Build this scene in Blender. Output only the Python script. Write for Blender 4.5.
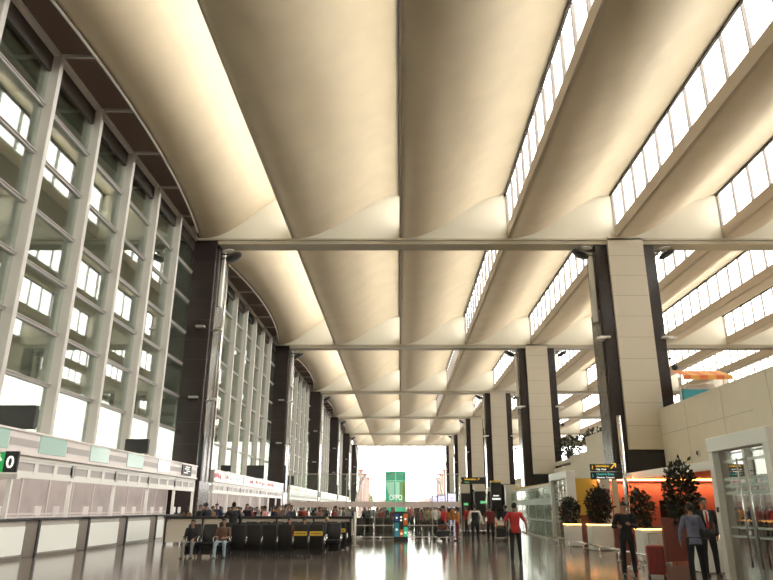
import bpy, bmesh, math, random
from mathutils import Vector, Matrix, Euler
random.seed(7)
for o in list(bpy.data.objects): bpy.data.objects.remove(o)
S = bpy.context.scene; COL = S.collection
# ---------------------------------------------------------------- camera
F_PX = 657.0
cam = bpy.data.objects.new('camera', bpy.data.cameras.new('camera')); COL.objects.link(cam)
cam.data.sensor_width = 36; cam.data.lens = F_PX*36/773
cam.data.shift_x = -13.5/773
cam.location = (0, 0, 1.6); cam.rotation_euler = (math.radians(90)+math.atan(218/F_PX), 0, 0)
cam.data.clip_end = 2000
S.camera = cam
# ---------------------------------------------------------------- sky, sun, exposure
w = bpy.data.worlds.new('sky'); S.world = w; w.use_nodes = True
bg = w.node_tree.nodes['Background']; bg.inputs[0].default_value = (1, .965, .92, 1); bg.inputs[1].default_value = 9.0
sl = bpy.data.lights.new('sun', 'SUN'); sl.energy = 9; sl.angle = .02; sl.color = (1, .95, .88)
so = bpy.data.objects.new('sun', sl); COL.objects.link(so); so.rotation_euler = (0, math.radians(-24), 0)   # shines from high on the left
S.view_settings.view_transform = 'Standard'; S.view_settings.look = 'None'; S.view_settings.gamma = 1
S.view_settings.exposure = 0.42
try: S.view_settings.use_curve_mapping = False
except Exception: pass
BAY = 31.36; Y1 = 42.5; NB = 6
BEAMS = [Y1+BAY*i for i in range(-2, NB)]           # -20.2 ... 199.3
YS, YE = BEAMS[0], BEAMS[-1]
PX = 7.55
def portal(name, loc, rot, sx, sy):
    l = bpy.data.lights.new(name, 'AREA'); l.shape = 'RECTANGLE'; l.size = sx; l.size_y = sy
    l.cycles.is_portal = True
    o = bpy.data.objects.new(name, l); COL.objects.link(o); o.location = loc; o.rotation_euler = rot
for i in range(-1, 8):
    portal('skylight_portal', (i*PX+.25, (YS+YE)/2, 21.6), (0, math.radians(90), 0), 2.6, YE-YS)
portal('glass_wall_portal', (-14.9, (YS+YE)/2, 12), (0, math.radians(-90), 0), 16, YE-YS)
portal('end_portal', (2, YE+1.5, 9.5), (math.radians(-90), 0, 0), 34, 19)

# ---------------------------------------------------------------- materials
MT = {}
def mat(name, col, rough=.6, metal=0., noise=0., nscale=8., bump=0., emit=0., spec=.5, col2=None):
    if name in MT: return MT[name]
    m = bpy.data.materials.new(name); m.use_nodes = True; nt = m.node_tree; b = nt.nodes['Principled BSDF']
    b.inputs['Base Color'].default_value = (*col, 1); b.inputs['Roughness'].default_value = rough
    b.inputs['Metallic'].default_value = metal; b.inputs['Specular IOR Level'].default_value = spec
    if noise or bump or col2:
        tc = nt.nodes.new('ShaderNodeTexCoord'); n = nt.nodes.new('ShaderNodeTexNoise'); n.inputs['Scale'].default_value = nscale
        n.inputs['Detail'].default_value = 5
        nt.links.new(tc.outputs['Object'], n.inputs['Vector'])
        if noise or col2:
            r = nt.nodes.new('ShaderNodeValToRGB'); c2 = col2 or tuple(max(0, c*(1-noise)) for c in col)
            r.color_ramp.elements[0].position = .35; r.color_ramp.elements[1].position = .65
            r.color_ramp.elements[0].color = (*c2, 1); r.color_ramp.elements[1].color = (*[min(1, c*(1+noise*.4)) for c in col], 1)
            nt.links.new(n.outputs['Fac'], r.inputs['Fac']); nt.links.new(r.outputs['Color'], b.inputs['Base Color'])
        if bump:
            bp = nt.nodes.new('ShaderNodeBump'); bp.inputs['Strength'].default_value = bump
            nt.links.new(n.outputs['Fac'], bp.inputs['Height']); nt.links.new(bp.outputs['Normal'], b.inputs['Normal'])
    if emit:
        b.inputs['Emission Color'].default_value = (*col, 1); b.inputs['Emission Strength'].default_value = emit
    MT[name] = m; return m
def glassmat(name, tint, gloss=.25, rough=.02, frost=0., fc=(.75, .86, .8)):
    m = bpy.data.materials.new(name); m.use_nodes = True; nt = m.node_tree; nt.nodes.clear()
    out = nt.nodes.new('ShaderNodeOutputMaterial'); tr = nt.nodes.new('ShaderNodeBsdfTransparent'); gl = nt.nodes.new('ShaderNodeBsdfGlossy')
    tr.inputs[0].default_value = (*tint, 1); gl.inputs['Roughness'].default_value = rough; gl.inputs[0].default_value = (.95, .97, .95, 1)
    mx = nt.nodes.new('ShaderNodeMixShader'); lw = nt.nodes.new('ShaderNodeLayerWeight'); lw.inputs[0].default_value = .35
    mr = nt.nodes.new('ShaderNodeMapRange'); mr.inputs[3].default_value = gloss; mr.inputs[4].default_value = min(1, gloss+.5)
    nt.links.new(lw.outputs['Fresnel'], mr.inputs[0]); nt.links.new(mr.outputs[0], mx.inputs[0])
    nt.links.new(tr.outputs[0], mx.inputs[1]); nt.links.new(gl.outputs[0], mx.inputs[2])
    last = mx
    if frost:
        df = nt.nodes.new('ShaderNodeBsdfDiffuse'); df.inputs[0].default_value = (*fc, 1)
        m2 = nt.nodes.new('ShaderNodeMixShader'); m2.inputs[0].default_value = frost
        nt.links.new(mx.outputs[0], m2.inputs[1]); nt.links.new(df.outputs[0], m2.inputs[2]); last = m2
    nt.links.new(last.outputs[0], out.inputs[0]); MT[name] = m; return m
mat('shell', (.60, .505, .365), .55, noise=.05, nscale=.6)
mat('shell_roof', (.80, .77, .72), .8)
mat('gable', (.66, .62, .52), .6)
mat('beam', (.50, .45, .35), .5)
mat('upstand', (.50, .42, .34), .6)
mat('sky_frame', (.22, .19, .17), .5)
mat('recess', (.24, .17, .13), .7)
mat('dark_trim', (.045, .035, .03), .5)
mat('mullion', (.60, .56, .53), .35)
mat('transom', (.42, .40, .38), .35)
mat('rail_white', (.75, .72, .68), .35)
mat('granite', (.040, .028, .026), .22, noise=.35, nscale=14, spec=.3)
mat('granite_side', (.12, .105, .09), .2, noise=.35, nscale=9)
mat('cream_panel', (.66, .60, .50), .45)
mat('joint', (.33, .29, .25), .8)
mat('parapet', (.72, .64, .54), .5, noise=.03, nscale=2)
mat('white_frame', (.80, .78, .74), .35)
mat('white_panel', (.83, .84, .80), .3)
mat('pink_white', (.78, .71, .69), .35)
mat('stripe_grey', (.46, .42, .41), .4)
mat('mint', (.46, .66, .60), .15)
mat('desk_side', (.42, .39, .35), .35)
mat('black', (.028, .027, .027), .45)
mat('black_gloss', (.02, .018, .02), .15)
mat('charcoal', (.045, .045, .05), .6)
mat('chrome', (.75, .74, .72), .16, metal=1)
mat('steel', (.55, .53, .50), .28, metal=1)
mat('back_wall', (.40, .345, .33), .45, noise=.12, nscale=1.2)
mat('back_wall2', (.60, .54, .52), .45)
mat('green_sign', (.03, .42, .10), .4, emit=.35)
mat('sign_white', (.9, .9, .88), .4, emit=.6)
mat('sign_yellow', (.95, .55, .06), .4, emit=.6)
mat('sign_teal', (.12, .55, .50), .4, emit=.5)
mat('sign_green', (.15, .60, .25), .4, emit=.5)
mat('banner_green', (.05, .46, .25), .45, emit=.45)
mat('banner_dark', (.04, .38, .22), .45, emit=.35)
mat('banner_light', (.42, .72, .56), .45, emit=.4)
mat('banner_olive', (.30, .50, .16), .45)
mat('yellow_card', (.80, .55, .06), .45)
mat('orange_card', (.85, .28, .06), .45)
mat('ink', (.05, .04, .04), .6)
mat('maroon', (.17, .055, .045), .35)
mat('red_wall', (.36, .10, .075), .4, noise=.06, nscale=.8)
mat('mustard_wall', (.62, .42, .06), .45)
mat('beige_post', (.62, .52, .36), .4)
mat('leaf', (.030, .042, .022), .6, noise=.4, nscale=6)
mat('leaf_red', (.10, .025, .035), .6, noise=.4, nscale=6)
mat('twig', (.06, .04, .03), .8)
mat('led', (1., .50, .12), .5, emit=7)
mat('red_case', (.30, .035, .035), .35)
mat('teal_blue', (.06, .42, .52), .4)
mat('orange_awn', (.80, .20, .05), .6)
mat('yellow_awn', (.85, .42, .10), .6)
mat('concrete', (.24, .22, .20), .8, noise=.1, nscale=.3)
mat('canopy_under', (.22, .23, .20), .7)
mat('blue_tile', (.03, .13, .45), .4); mat('cyan_tile', (.08, .45, .65), .4); mat('orange_tile', (.80, .25, .05), .4)
mat('lamp_white', (1, .96, .9), .5, emit=3)
mat('purple_screen', (.62, .56, .80), .4, emit=1.2)
mat('cream_light', (.70, .66, .58), .5)
mat('outdoor_brown', (.20, .13, .12), .6)
mat('outdoor_tree', (.16, .17, .08), .9, noise=.4, nscale=.5)
mat('outdoor_building', (.34, .22, .21), .8, noise=.35, nscale=.3)
glassmat('glass_wall', (.56, .60, .55), .15)
glassmat('glass_sky', (.96, .97, .96), .04)
glassmat('glass_clear', (.93, .96, .94), .03)
glassmat('glass_door', (.62, .60, .55), .38)
glassmat('glass_green', (.70, .84, .72), .12, .08, .22)
glassmat('glass_frost', (.9, .8, .78), .1, .3, .62)
glassmat('frost_pink', (.9, .8, .78), .1, .3, .8, (.9, .78, .74))
glassmat('glass_end', (.97, .98, .97), .03)
# floor material: polished stone tiles
def floor_mat():
    m = bpy.data.materials.new('polished_floor'); m.use_nodes = True; nt = m.node_tree; b = nt.nodes['Principled BSDF']
    tc = nt.nodes.new('ShaderNodeTexCoord'); br = nt.nodes.new('ShaderNodeTexBrick'); br.offset = 0
    br.inputs['Scale'].default_value = 1; br.inputs['Brick Width'].default_value = .9; br.inputs['Row Height'].default_value = .9
    br.inputs['Mortar Size'].default_value = .008; br.inputs['Color1'].default_value = (.23, .195, .17, 1); br.inputs['Color2'].default_value = (.19, .16, .14, 1)
    br.inputs['Mortar'].default_value = (.13, .11, .09, 1)
    nt.links.new(tc.outputs['Object'], br.inputs['Vector'])
    n = nt.nodes.new('ShaderNodeTexNoise'); n.inputs['Scale'].default_value = 1.5; n.inputs['Detail'].default_value = 8
    nt.links.new(tc.outputs['Object'], n.inputs['Vector'])
    mx = nt.nodes.new('ShaderNodeMixRGB'); mx.blend_type = 'MULTIPLY'; mx.inputs[0].default_value = .35
    nt.links.new(br.outputs['Color'], mx.inputs[1]); nt.links.new(n.outputs['Fac'], mx.inputs[2]); nt.links.new(mx.outputs[0], b.inputs['Base Color'])
    b.inputs['Roughness'].default_value = .13; b.inputs['Specular IOR Level'].default_value = .6; b.inputs['Coat Weight'].default_value = .0; b.inputs['Coat Roughness'].default_value = .05
    n2 = nt.nodes.new('ShaderNodeTexNoise'); n2.inputs['Scale'].default_value = 1.1; nt.links.new(tc.outputs['Object'], n2.inputs['Vector'])
    bp = nt.nodes.new('ShaderNodeBump'); bp.inputs['Strength'].default_value = .03; nt.links.new(n2.outputs['Fac'], bp.inputs['Height']); nt.links.new(bp.outputs['Normal'], b.inputs['Normal'])
    MT['floor'] = m
floor_mat()

# ---------------------------------------------------------------- helpers
def tag(o, label=None, cat=None, group=None, kind=None):
    if label: o['label'] = label
    if cat: o['category'] = cat
    if group: o['group'] = group
    if kind: o['kind'] = kind
    return o
def empty(name, loc=(0, 0, 0), rz=0, label=None, cat=None, group=None, kind=None):
    o = bpy.data.objects.new(name, None); COL.objects.link(o); o.location = loc; o.rotation_euler = (0, 0, rz); o.empty_display_size = .1
    return tag(o, label, cat, group, kind)
def alight(name, loc, rot, sx, sy, P, col=(1, .52, .22)):
    l = bpy.data.lights.new(name, 'AREA'); l.shape = 'RECTANGLE'; l.size = sx; l.size_y = sy; l.energy = P; l.color = col
    o = bpy.data.objects.new(name, l); COL.objects.link(o); o.location = loc; o.rotation_euler = rot
class MB:
    def __init__(s, off=(0, 0, 0)): s.v = []; s.f = []; s.mi = []; s.off = Vector(off); s.m = 0; s.smooth = False
    def add(s, vs, fs, m=None):
        b = len(s.v); s.v += [Vector(p)-s.off for p in vs]; s.f += [[b+i for i in f] for f in fs]; s.mi += [s.m if m is None else m]*len(fs); return s
    def box(s, x0, x1, y0, y1, z0, z1, m=None):
        return s.add([(x0,y0,z0),(x1,y0,z0),(x1,y1,z0),(x0,y1,z0),(x0,y0,z1),(x1,y0,z1),(x1,y1,z1),(x0,y1,z1)],
              [(0,3,2,1),(4,5,6,7),(0,1,5,4),(1,2,6,5),(2,3,7,6),(3,0,4,7)], m)
    def bev(s, x0, x1, y0, y1, z0, z1, r=.01, m=None):
        bm = bmesh.new(); bmesh.ops.create_cube(bm, size=1)
        for v in bm.verts: v.co = Vector(((x0+x1)/2+v.co.x*(x1-x0), (y0+y1)/2+v.co.y*(y1-y0), (z0+z1)/2+v.co.z*(z1-z0)))
        bmesh.ops.bevel(bm, geom=bm.edges[:], offset=r, segments=2, profile=.5, affect='EDGES')
        s.bm(bm, m); return s
    def bm(s, bm, m=None):
        bm.verts.index_update(); s.add([v.co.copy() for v in bm.verts], [[v.index for v in f.verts] for f in bm.faces], m); bm.free()
    def tube(s, p, q, r, r2=None, n=10, m=None, cap=True):
        p, q = Vector(p), Vector(q); d = (q-p).normalized(); a = d.orthogonal().normalized(); b = d.cross(a); r2 = r if r2 is None else r2
        vs = [p+(a*math.cos(t)+b*math.sin(t))*r for t in [i*2*math.pi/n for i in range(n)]]+[q+(a*math.cos(t)+b*math.sin(t))*r2 for t in [i*2*math.pi/n for i in range(n)]]
        fs = [(i, (i+1) % n, n+(i+1) % n, n+i) for i in range(n)]
        if cap: fs += [tuple(range(n-1, -1, -1)), tuple(range(n, 2*n))]
        return s.add(vs, fs, m)
    def path(s, pts, r, n=8, m=None):
        for a, b in zip(pts, pts[1:]): s.tube(a, b, r, n=n, m=m)
        for a in pts[1:-1]: s.ball(a, (r, r, r), m=m, seg=n, rings=5)
        return s
    def bar(s, p, q, w, h, up=(0, 0, 1), m=None):
        p, q = Vector(p), Vector(q); d = (q-p).normalized(); u = Vector(up); a = d.cross(u)
        if a.length < 1e-4: a = d.orthogonal()
        a.normalize(); b = a.cross(d); vs = []
        for c in (p, q):
            for i, j in ((-1,-1),(1,-1),(1,1),(-1,1)): vs.append(c+a*w/2*i+b*h/2*j)
        return s.add(vs, [(0,1,2,3),(7,6,5,4),(0,4,5,1),(1,5,6,2),(2,6,7,3),(3,7,4,0)], m)
    def ball(s, c, r, m=None, seg=12, rings=8, R=None):
        c = Vector(c); R = R or Matrix.Identity(3); vs = [c+R@Vector((0, 0, -r[2]))]
        for i in range(1, rings):
            ph = -math.pi/2+math.pi*i/rings
            for j in range(seg):
                t = 2*math.pi*j/seg; vs.append(c+R@Vector((r[0]*math.cos(ph)*math.cos(t), r[1]*math.cos(ph)*math.sin(t), r[2]*math.sin(ph))))
        vs.append(c+R@Vector((0, 0, r[2]))); fs = []
        for j in range(seg): fs.append((0, 1+(j+1) % seg, 1+j))
        for i in range(rings-2):
            for j in range(seg):
                a = 1+i*seg+j; b = 1+i*seg+(j+1) % seg; fs.append((a, b, b+seg, a+seg))
        t = len(vs)-1; o = 1+(rings-2)*seg
        for j in range(seg): fs.append((o+j, o+(j+1) % seg, t))
        return s.add(vs, fs, m)
    def loft(s, rings, m=None, n=16):
        # rings: (center, rx, ry, axis frame a, b)
        vs = []; fs = []
        for c, rx, ry, a, b in rings:
            for i in range(n):
                t = 2*math.pi*i/n; ct, st = math.cos(t), math.sin(t)
                e = .8; vs.append(Vector(c)+a*rx*math.copysign(abs(ct)**e, ct)+b*ry*math.copysign(abs(st)**e, st))
        k = len(rings)
        for r in range(k-1):
            for i in range(n): fs.append((r*n+i, r*n+(i+1) % n, (r+1)*n+(i+1) % n, (r+1)*n+i))
        fs += [tuple(range(n-1, -1, -1)), tuple(range((k-1)*n, k*n))]
        return s.add(vs, fs, m)
    def mesh(s, name, mats, smooth=False):
        me = bpy.data.meshes.new(name); me.from_pydata([tuple(v) for v in s.v], [], s.f)
        if not isinstance(mats, (list, tuple)): mats = [mats]
        for m in mats: me.materials.append(MT[m] if isinstance(m, str) else m)
        me.polygons.foreach_set('material_index', s.mi)
        if smooth: me.polygons.foreach_set('use_smooth', [True]*len(s.f))
        me.update(); return me
    def build(s, name, mats, parent=None, smooth=False, **k):
        o = bpy.data.objects.new(name, s.mesh(name, mats, smooth)); COL.objects.link(o); o.location = (0, 0, 0) if parent else s.off
        if parent: o.parent = parent
        return tag(o, **k) if k else o
def struct(name, mb, mats, parent=None, **k):
    o = mb.build(name, mats, parent, **k)
    if not parent: o['kind'] = 'structure'
    return o
def ch_of(o): return CH.get(o.name, [])
def children(o): return [c for c in bpy.data.objects if c.parent == o]
def copy_tree(o, parent=None, loc=None, rz=None, **k):
    c = o.copy(); COL.objects.link(c); c.parent = parent
    for ch in children(o): copy_tree(ch, c)
    if loc is not None: c.location = loc
    if rz is not None: c.rotation_euler = (0, 0, rz)
    return tag(c, **k) if k else c
def text(s, size, m, parent, loc, rot=(math.radians(90), 0, 0), name='lettering', ext=.004, bold=True, align='LEFT'):
    cu = bpy.data.curves.new(name, 'FONT'); cu.body = s; cu.size = size; cu.extrude = ext; cu.align_x = align; cu.offset = size*.018 if bold else 0
    t = bpy.data.objects.new(name, cu); COL.objects.link(t); dg = bpy.context.evaluated_depsgraph_get(); dg.update()
    me = bpy.data.meshes.new_from_object(t.evaluated_get(dg)); bpy.data.objects.remove(t)
    me.materials.clear(); me.materials.append(MT[m]); o = bpy.data.objects.new(name, me); COL.objects.link(o); o.parent = parent; o.location = loc; o.rotation_euler = rot
    return o
ORD = ['nearest', 'second', 'third', 'fourth', 'fifth', 'sixth', 'seventh', 'eighth', 'ninth', 'tenth', 'eleventh', 'twelfth']
ORD1 = ['first']+ORD[1:]

# ================================================================ FLOOR / SITE
ZLOW, ZHIGH, ZGB = 19.55, 22.9, 20.35
ZB = 19.07
fl = MB(); fl.box(-15.2, 60.5, YS, YE+3, -.3, 0); struct('floor', fl, 'floor')
g = MB(); g.box(-260, 300, -60, 520, -.7, -.32)
tag(g.build('ground_outside', 'concrete'), 'pale paved ground outside the hall', 'ground', kind='structure')
# ================================================================ CEILING
def sm(u): return ((1-math.cos(math.pi*u))/2)**1.2
def arcx(y):
    k = (y-Y1) % BAY / BAY*2-1
    return -14.0+1.43*(1-k*k)
NU = 24
for i in range(-2, 8):
    x0 = i*PX; x1 = x0+PX
    ys = []
    if i == -2:
        yy = YS
        while yy < YE-.01: ys.append(yy); yy += BAY/16
        ys.append(YE)
    else: ys = [YS, YE]
    m = MB(); lo = []; hi = []
    for y in ys:
        a = arcx(y) if i == -2 else x0
        for j in range(NU+1):
            u = j/NU; x = a+(x1-a)*u; z = ZLOW+(ZHIGH-ZLOW)*sm(u); lo.append((x, y, z)); hi.append((x, y, z+.22))
    n = NU+1; k = len(ys); N = len(lo); fs = []; mi = []
    for r in range(k-1):
        for j in range(NU):
            a = r*n+j; m_ = (a, a+n, a+n+1, a+1); fs.append(m_); mi.append(0); fs.append(tuple(q+N for q in reversed(m_))); mi.append(1)
        fs.append((r*n, r*n+N, (r+1)*n+N, (r+1)*n)); mi.append(0); a = r*n+NU; fs.append((a, a+n, a+n+N, a+N)); mi.append(0)
    for r in (0, k-1):
        for j in range(NU):
            a = r*n+j; fs.append((a, a+1, a+1+N, a+N)); mi.append(0)
    b = len(m.v); m.add(lo+hi, fs); m.mi = mi
    o = m.build('ceiling', ['shell', 'shell_roof'], smooth=True); o['kind'] = 'structure'
    # keep edges crisp
    for p in o.data.polygons: p.use_smooth = p.material_index in (0, 1) and abs(p.normal.z) > .2
    if i > -2:
        up = MB(); up.box(x0-.02, x0+.07, YS, YE, ZLOW-.01, ZGB); o2 = struct('trim_1', up, 'upstand')
        da = MB(); da.box(x0-.10, x0+.04, YS, YE, ZHIGH-.12, ZHIGH+.05); struct('trim_2', da, 'dark_trim')
# glazing in the roof steps
wn = 0
for i in range(-1, 9):
    x = i*PX+.11; wn += 1
    if i == 8:
        e = MB(); e.box(x-.1, x+.2, YS, YE, 0, ZHIGH+.2); struct('wall_right', e, 'parapet'); continue
    fr = MB(); y = YS; nb = int(round((YE-YS)/(BAY/15)))
    for k in range(nb+1):
        y = YS+(YE-YS)*k/nb; fr.box(x-.12, x+.07, y-.035, y+.035, ZGB, ZHIGH)
    fr.box(x-.05, x+.07, YS, YE, ZGB, ZGB+.08)
    gl = MB(); gl.box(x, x+.02, YS, YE, ZGB+.05, ZHIGH+.1)
    o = struct('window_%d' % wn, gl, 'glass_sky'); struct('window_frame', fr, 'sky_frame', o)
# recess, arc rail and struts along the glass wall
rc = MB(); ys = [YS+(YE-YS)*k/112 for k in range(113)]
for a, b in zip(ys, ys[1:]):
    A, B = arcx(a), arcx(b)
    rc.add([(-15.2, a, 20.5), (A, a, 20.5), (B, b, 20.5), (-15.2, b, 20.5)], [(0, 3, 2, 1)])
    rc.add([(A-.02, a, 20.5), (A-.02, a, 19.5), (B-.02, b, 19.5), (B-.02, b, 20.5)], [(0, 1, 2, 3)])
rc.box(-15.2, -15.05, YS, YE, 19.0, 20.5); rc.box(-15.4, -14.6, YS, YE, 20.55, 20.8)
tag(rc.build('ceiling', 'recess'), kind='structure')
for b in range(-2, NB-1):
    ya = Y1+BAY*b; e = empty('arched_rail', (-13, ya+BAY/2, 19.4), label='thin arched steel rail with short struts, %s bay of the left ceiling edge' % (ORD1[b+2] if b > -2 else 'first'), cat='rail', group='arched rails along the glass wall')
    m = MB(e.location); pts = [(arcx(ya+BAY*(k+.001)/24.001), ya+BAY*k/24, 19.42) for k in range(1, 24)]; m.path(pts, .06, n=6); m.build('rail', 'rail_white', e)
    for k in range(1, 8):
        y = ya+BAY*k/8; s_ = MB(e.location); s_.bar((-14.3, y, 19.45), (arcx(y), y, 19.42), .10, .14); s_.build('strut', 'stripe_grey', e)
# beams + gables
for bi, y in enumerate(BEAMS[1:]):
    m = MB((12, y, ZB)); m.box(-12.7 if y > 20 else -14, 60.3, y, y+1.2, ZB, ZB+.40); m.box(-14.5, 60.3, y-.12, y, ZB+.27, ZB+.40)
    struct('trim_3', m, 'beam')
    gm = MB()
    for i in range(-2, 8):
        a = -14.0 if i == -2 else i*PX+.0; x1 = i*PX+PX; K = 20
        for k in range(K):
            u0, u1 = k/K, (k+1)/K; X0, X1 = a+(x1-a)*u0, a+(x1-a)*u1; z0, z1 = [ZLOW+(ZHIGH-ZLOW)*sm(u)+.05 for u in (u0, u1)]
            yy0, yy1 = y+.05, y+.35
            gm.add([(X0,yy0,ZB+.35),(X1,yy0,ZB+.35),(X1,yy0,z1),(X0,yy0,z0),(X0,yy1,ZB+.35),(X1,yy1,ZB+.35),(X1,yy1,z1),(X0,yy1,z0)], [(0,1,2,3),(7,6,5,4)])
    gm.box(-15, -14.3, y+.05, y+.35, ZB-.1, ZB+1.4)
    struct('trim_4', gm, 'gable')
# back wall behind the camera
bw = MB(); bw.box(-15.4, 60.5, YS-.3, YS, 0, 23.2); struct('wall_back', bw, 'parapet')

# ================================================================ LEFT GLASS WALL
GX = -14.4
TRZ = [6.3, 8.43, 10.56, 12.69, 14.82, 16.95]
for b in range(-2, NB-1):
    ya = Y1+BAY*b; wn += 1
    gl = MB((GX, ya+BAY/2, 4)); gl.box(GX-.02, GX+.02, ya, ya+BAY, 3.95, 19.3); o = struct('window_%d' % wn, gl, 'glass_wall')
    for k in range(0, 8):
        y = ya+BAY*k/8
        if k == 0: y = ya+3.2
        m = MB((GX, ya+BAY/2, 4)); m.bev(GX-.15, GX+.42, y-.13, y+.13, 3.9, 19.45, .02); m.build('mullion', 'mullion', o)
    for z in TRZ:
        m = MB((GX, ya+BAY/2, 4)); m.box(GX-.08, GX+.10, ya, ya+BAY, z-.05, z+.05); m.box(GX+.02, GX+.15, ya, ya+BAY, z+.05, z+.09); m.build('transom', 'transom', o)
    m = MB((GX, ya+BAY/2, 4)); m.box(GX-.1, GX+.30, ya, ya+BAY, 19.35, 19.55); m.box(GX-.1, GX+.2, ya, ya+BAY, 3.8, 3.98); m.build('window_frame', 'rail_white', o)
    m = MB((GX, ya+BAY/2, 4)); m.box(GX-.1, GX+.08, ya, ya+BAY, 18.6, 19.35); m.build('head_panel', 'dark_trim', o)
wl = MB(); wl.box(-15.4, -15.2, YS, YE, -.3, 3.9); wl.box(-15.4, -14.3, YS, YE, 3.7, 3.85); struct('wall_left', wl, 'back_wall')
# outside canopy over the kerb
cn = MB(); 
cn.box(-56, -15.5, YS-20, YE, 20.2, 20.7)
for k in range(14): cn.box(-56, -15.5, YS+BAY/2*k-.4, YS+BAY/2*k+.4, 19.5, 20.2)
tag(cn.build('kerbside_canopy', 'canopy_under'), 'grey canopy outside beyond the left glass wall', 'canopy', kind='structure')

# ================================================================ COLUMNS
def floodlight(parent, x, y, z, sx, off):
    m = MB(off); m.tube((x, y, z+.25), (x+sx*.9, y, z+.25), .05); m.tube((x, y, z-.15), (x+sx*.7, y-.1, z+.05), .035)
    m.ball((x+sx*.95, y-.05, z), (.62, .62, .22), R=Matrix.Rotation(-sx*.5, 3, 'Y')); m.build('floodlight', 'black', parent, smooth=True)
    m = MB(off); m.ball((x+sx*.65, y-.55, z+.28), (.42, .25, .06), R=Matrix.Rotation(-sx*.15, 3, 'Y')); m.build('reflector', 'rail_white', parent, smooth=True)
def left_column(bi, y):
    e = empty('granite_column', (-13.5, y+1.5, 0), label='%s dark granite column along the left glass wall' % ORD[bi], cat='column', group='dark columns on the left')
    o = e.location
    m = MB(o); m.bev(-14.35, -12.75, y, y+3.0, 0, ZB+.3, .03); m.build('shaft', 'granite', e)
    m = MB(o); m.bev(-12.78, -12.62, y+.5, y+2.9, 0, 19.0, .02); m.build('side_panel', 'granite_side', e)
    m = MB(o)
    for k in range(1, 14): m.box(-14.36, -12.74, y-.006, y+.2, k*1.36-.008, k*1.36+.008)
    m.build('joint_lines', 'black', e)
    m = MB(o); m.bev(-12.60, -12.38, y+.9, y+1.25, 14.8, 18.9, .03); m.build('duct', 'white_frame', e)
    m = MB(o); m.tube((-12.5, y+2.2, 3.2), (-12.5, y+2.2, 18.6), .06); m.build('downpipe', 'chrome', e, smooth=True)
    m = MB(o)
    for z in (12.9, 8.2): m.tube((-12.7, y+.4, z), (-12.0, y+.2, z+.05), .05); m.bev(-12.35, -11.95, y+.0, y+.4, z+.02, z+.16, .03); m.bev(-13.6, -13.0, y-.35, y, z+.1, z+.25, .03)
    m.build('bracket_lamp', 'steel', e)
    floodlight(e, -12.6, y+.6, 18.3, 1, o)
    m = MB(o); m.bev(-12.66, -12.4, y-.1, y+.3, 3.2, 6.0, .03); m.build('cabinet', 'black', e)
for k in range(NB): left_column(k, Y1+BAY*k)
def right_column(bi, y):
    e = empty('stone_column', (15.7, y+1.1, 0), label='%s broad dark granite column with cream panelled front on the right' % ORD[bi], cat='column', group='broad columns on the right')
    o = e.location
    m = MB(o); m.bev(13.6, 17.75, y+.12, y+2.3, 0, ZB+.35, .03); m.build('shaft', 'granite', e)
    m = MB(o); m.bev(13.5, 13.62, y+.3, y+2.2, 0, 14.4, .02); m.build('side_panel', 'granite_side', e)
    m = MB(o); m.bev(14.45, 16.9, y-.12, y+.2, 5.1, ZB+.55, .015); m.build('front_panel', 'cream_panel', e)
    m = MB(o)
    for k in range(1, 10): z = ZB+.55-k*1.45; m.box(14.44, 16.91, y-.125, y-.1, z-.012, z+.012)
    m.build('joint_lines', 'joint', e)
    m = MB(o); m.bev(13.25, 13.5, y+.5, y+1.0, 13.6, 18.6, .03); m.build('duct', 'cream_light', e)
    m = MB(o); m.bev(14.3, 17.1, y-.1, y+.2, 0, 4.95, .02); m.build('base_panel', 'black_gloss', e)
    for s_, x in ((-1, 13.6), (1, 17.75)):
        floodlight(e, x, y+.5, 18.5, s_, o)
        m = MB(o); m.tube((x, y+.2, 12.2), (x+s_*.5, y-.1, 12.2), .05); m.bev(x+min(0, s_*.55), x+max(0, s_*.55), y-.35, y+.1, 12.2, 12.35, .03); m.bev(x-.35, x+.35, y-.3, y+.1, 12.3, 12.42, .02)
        m.build('bracket_lamp', 'rail_white', e)
    m = MB(o); m.path([(17.8, y+.4, 11), (17.95, y+.2, 11), (18.1, y+.2, 10.6)], .04); m.ball((18.1, y+.2, 10.4), (.2, .2, .2)); m.build('camera_dome', 'charcoal', e, smooth=True)
for k in range(NB): right_column(k, Y1+BAY*k)

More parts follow.
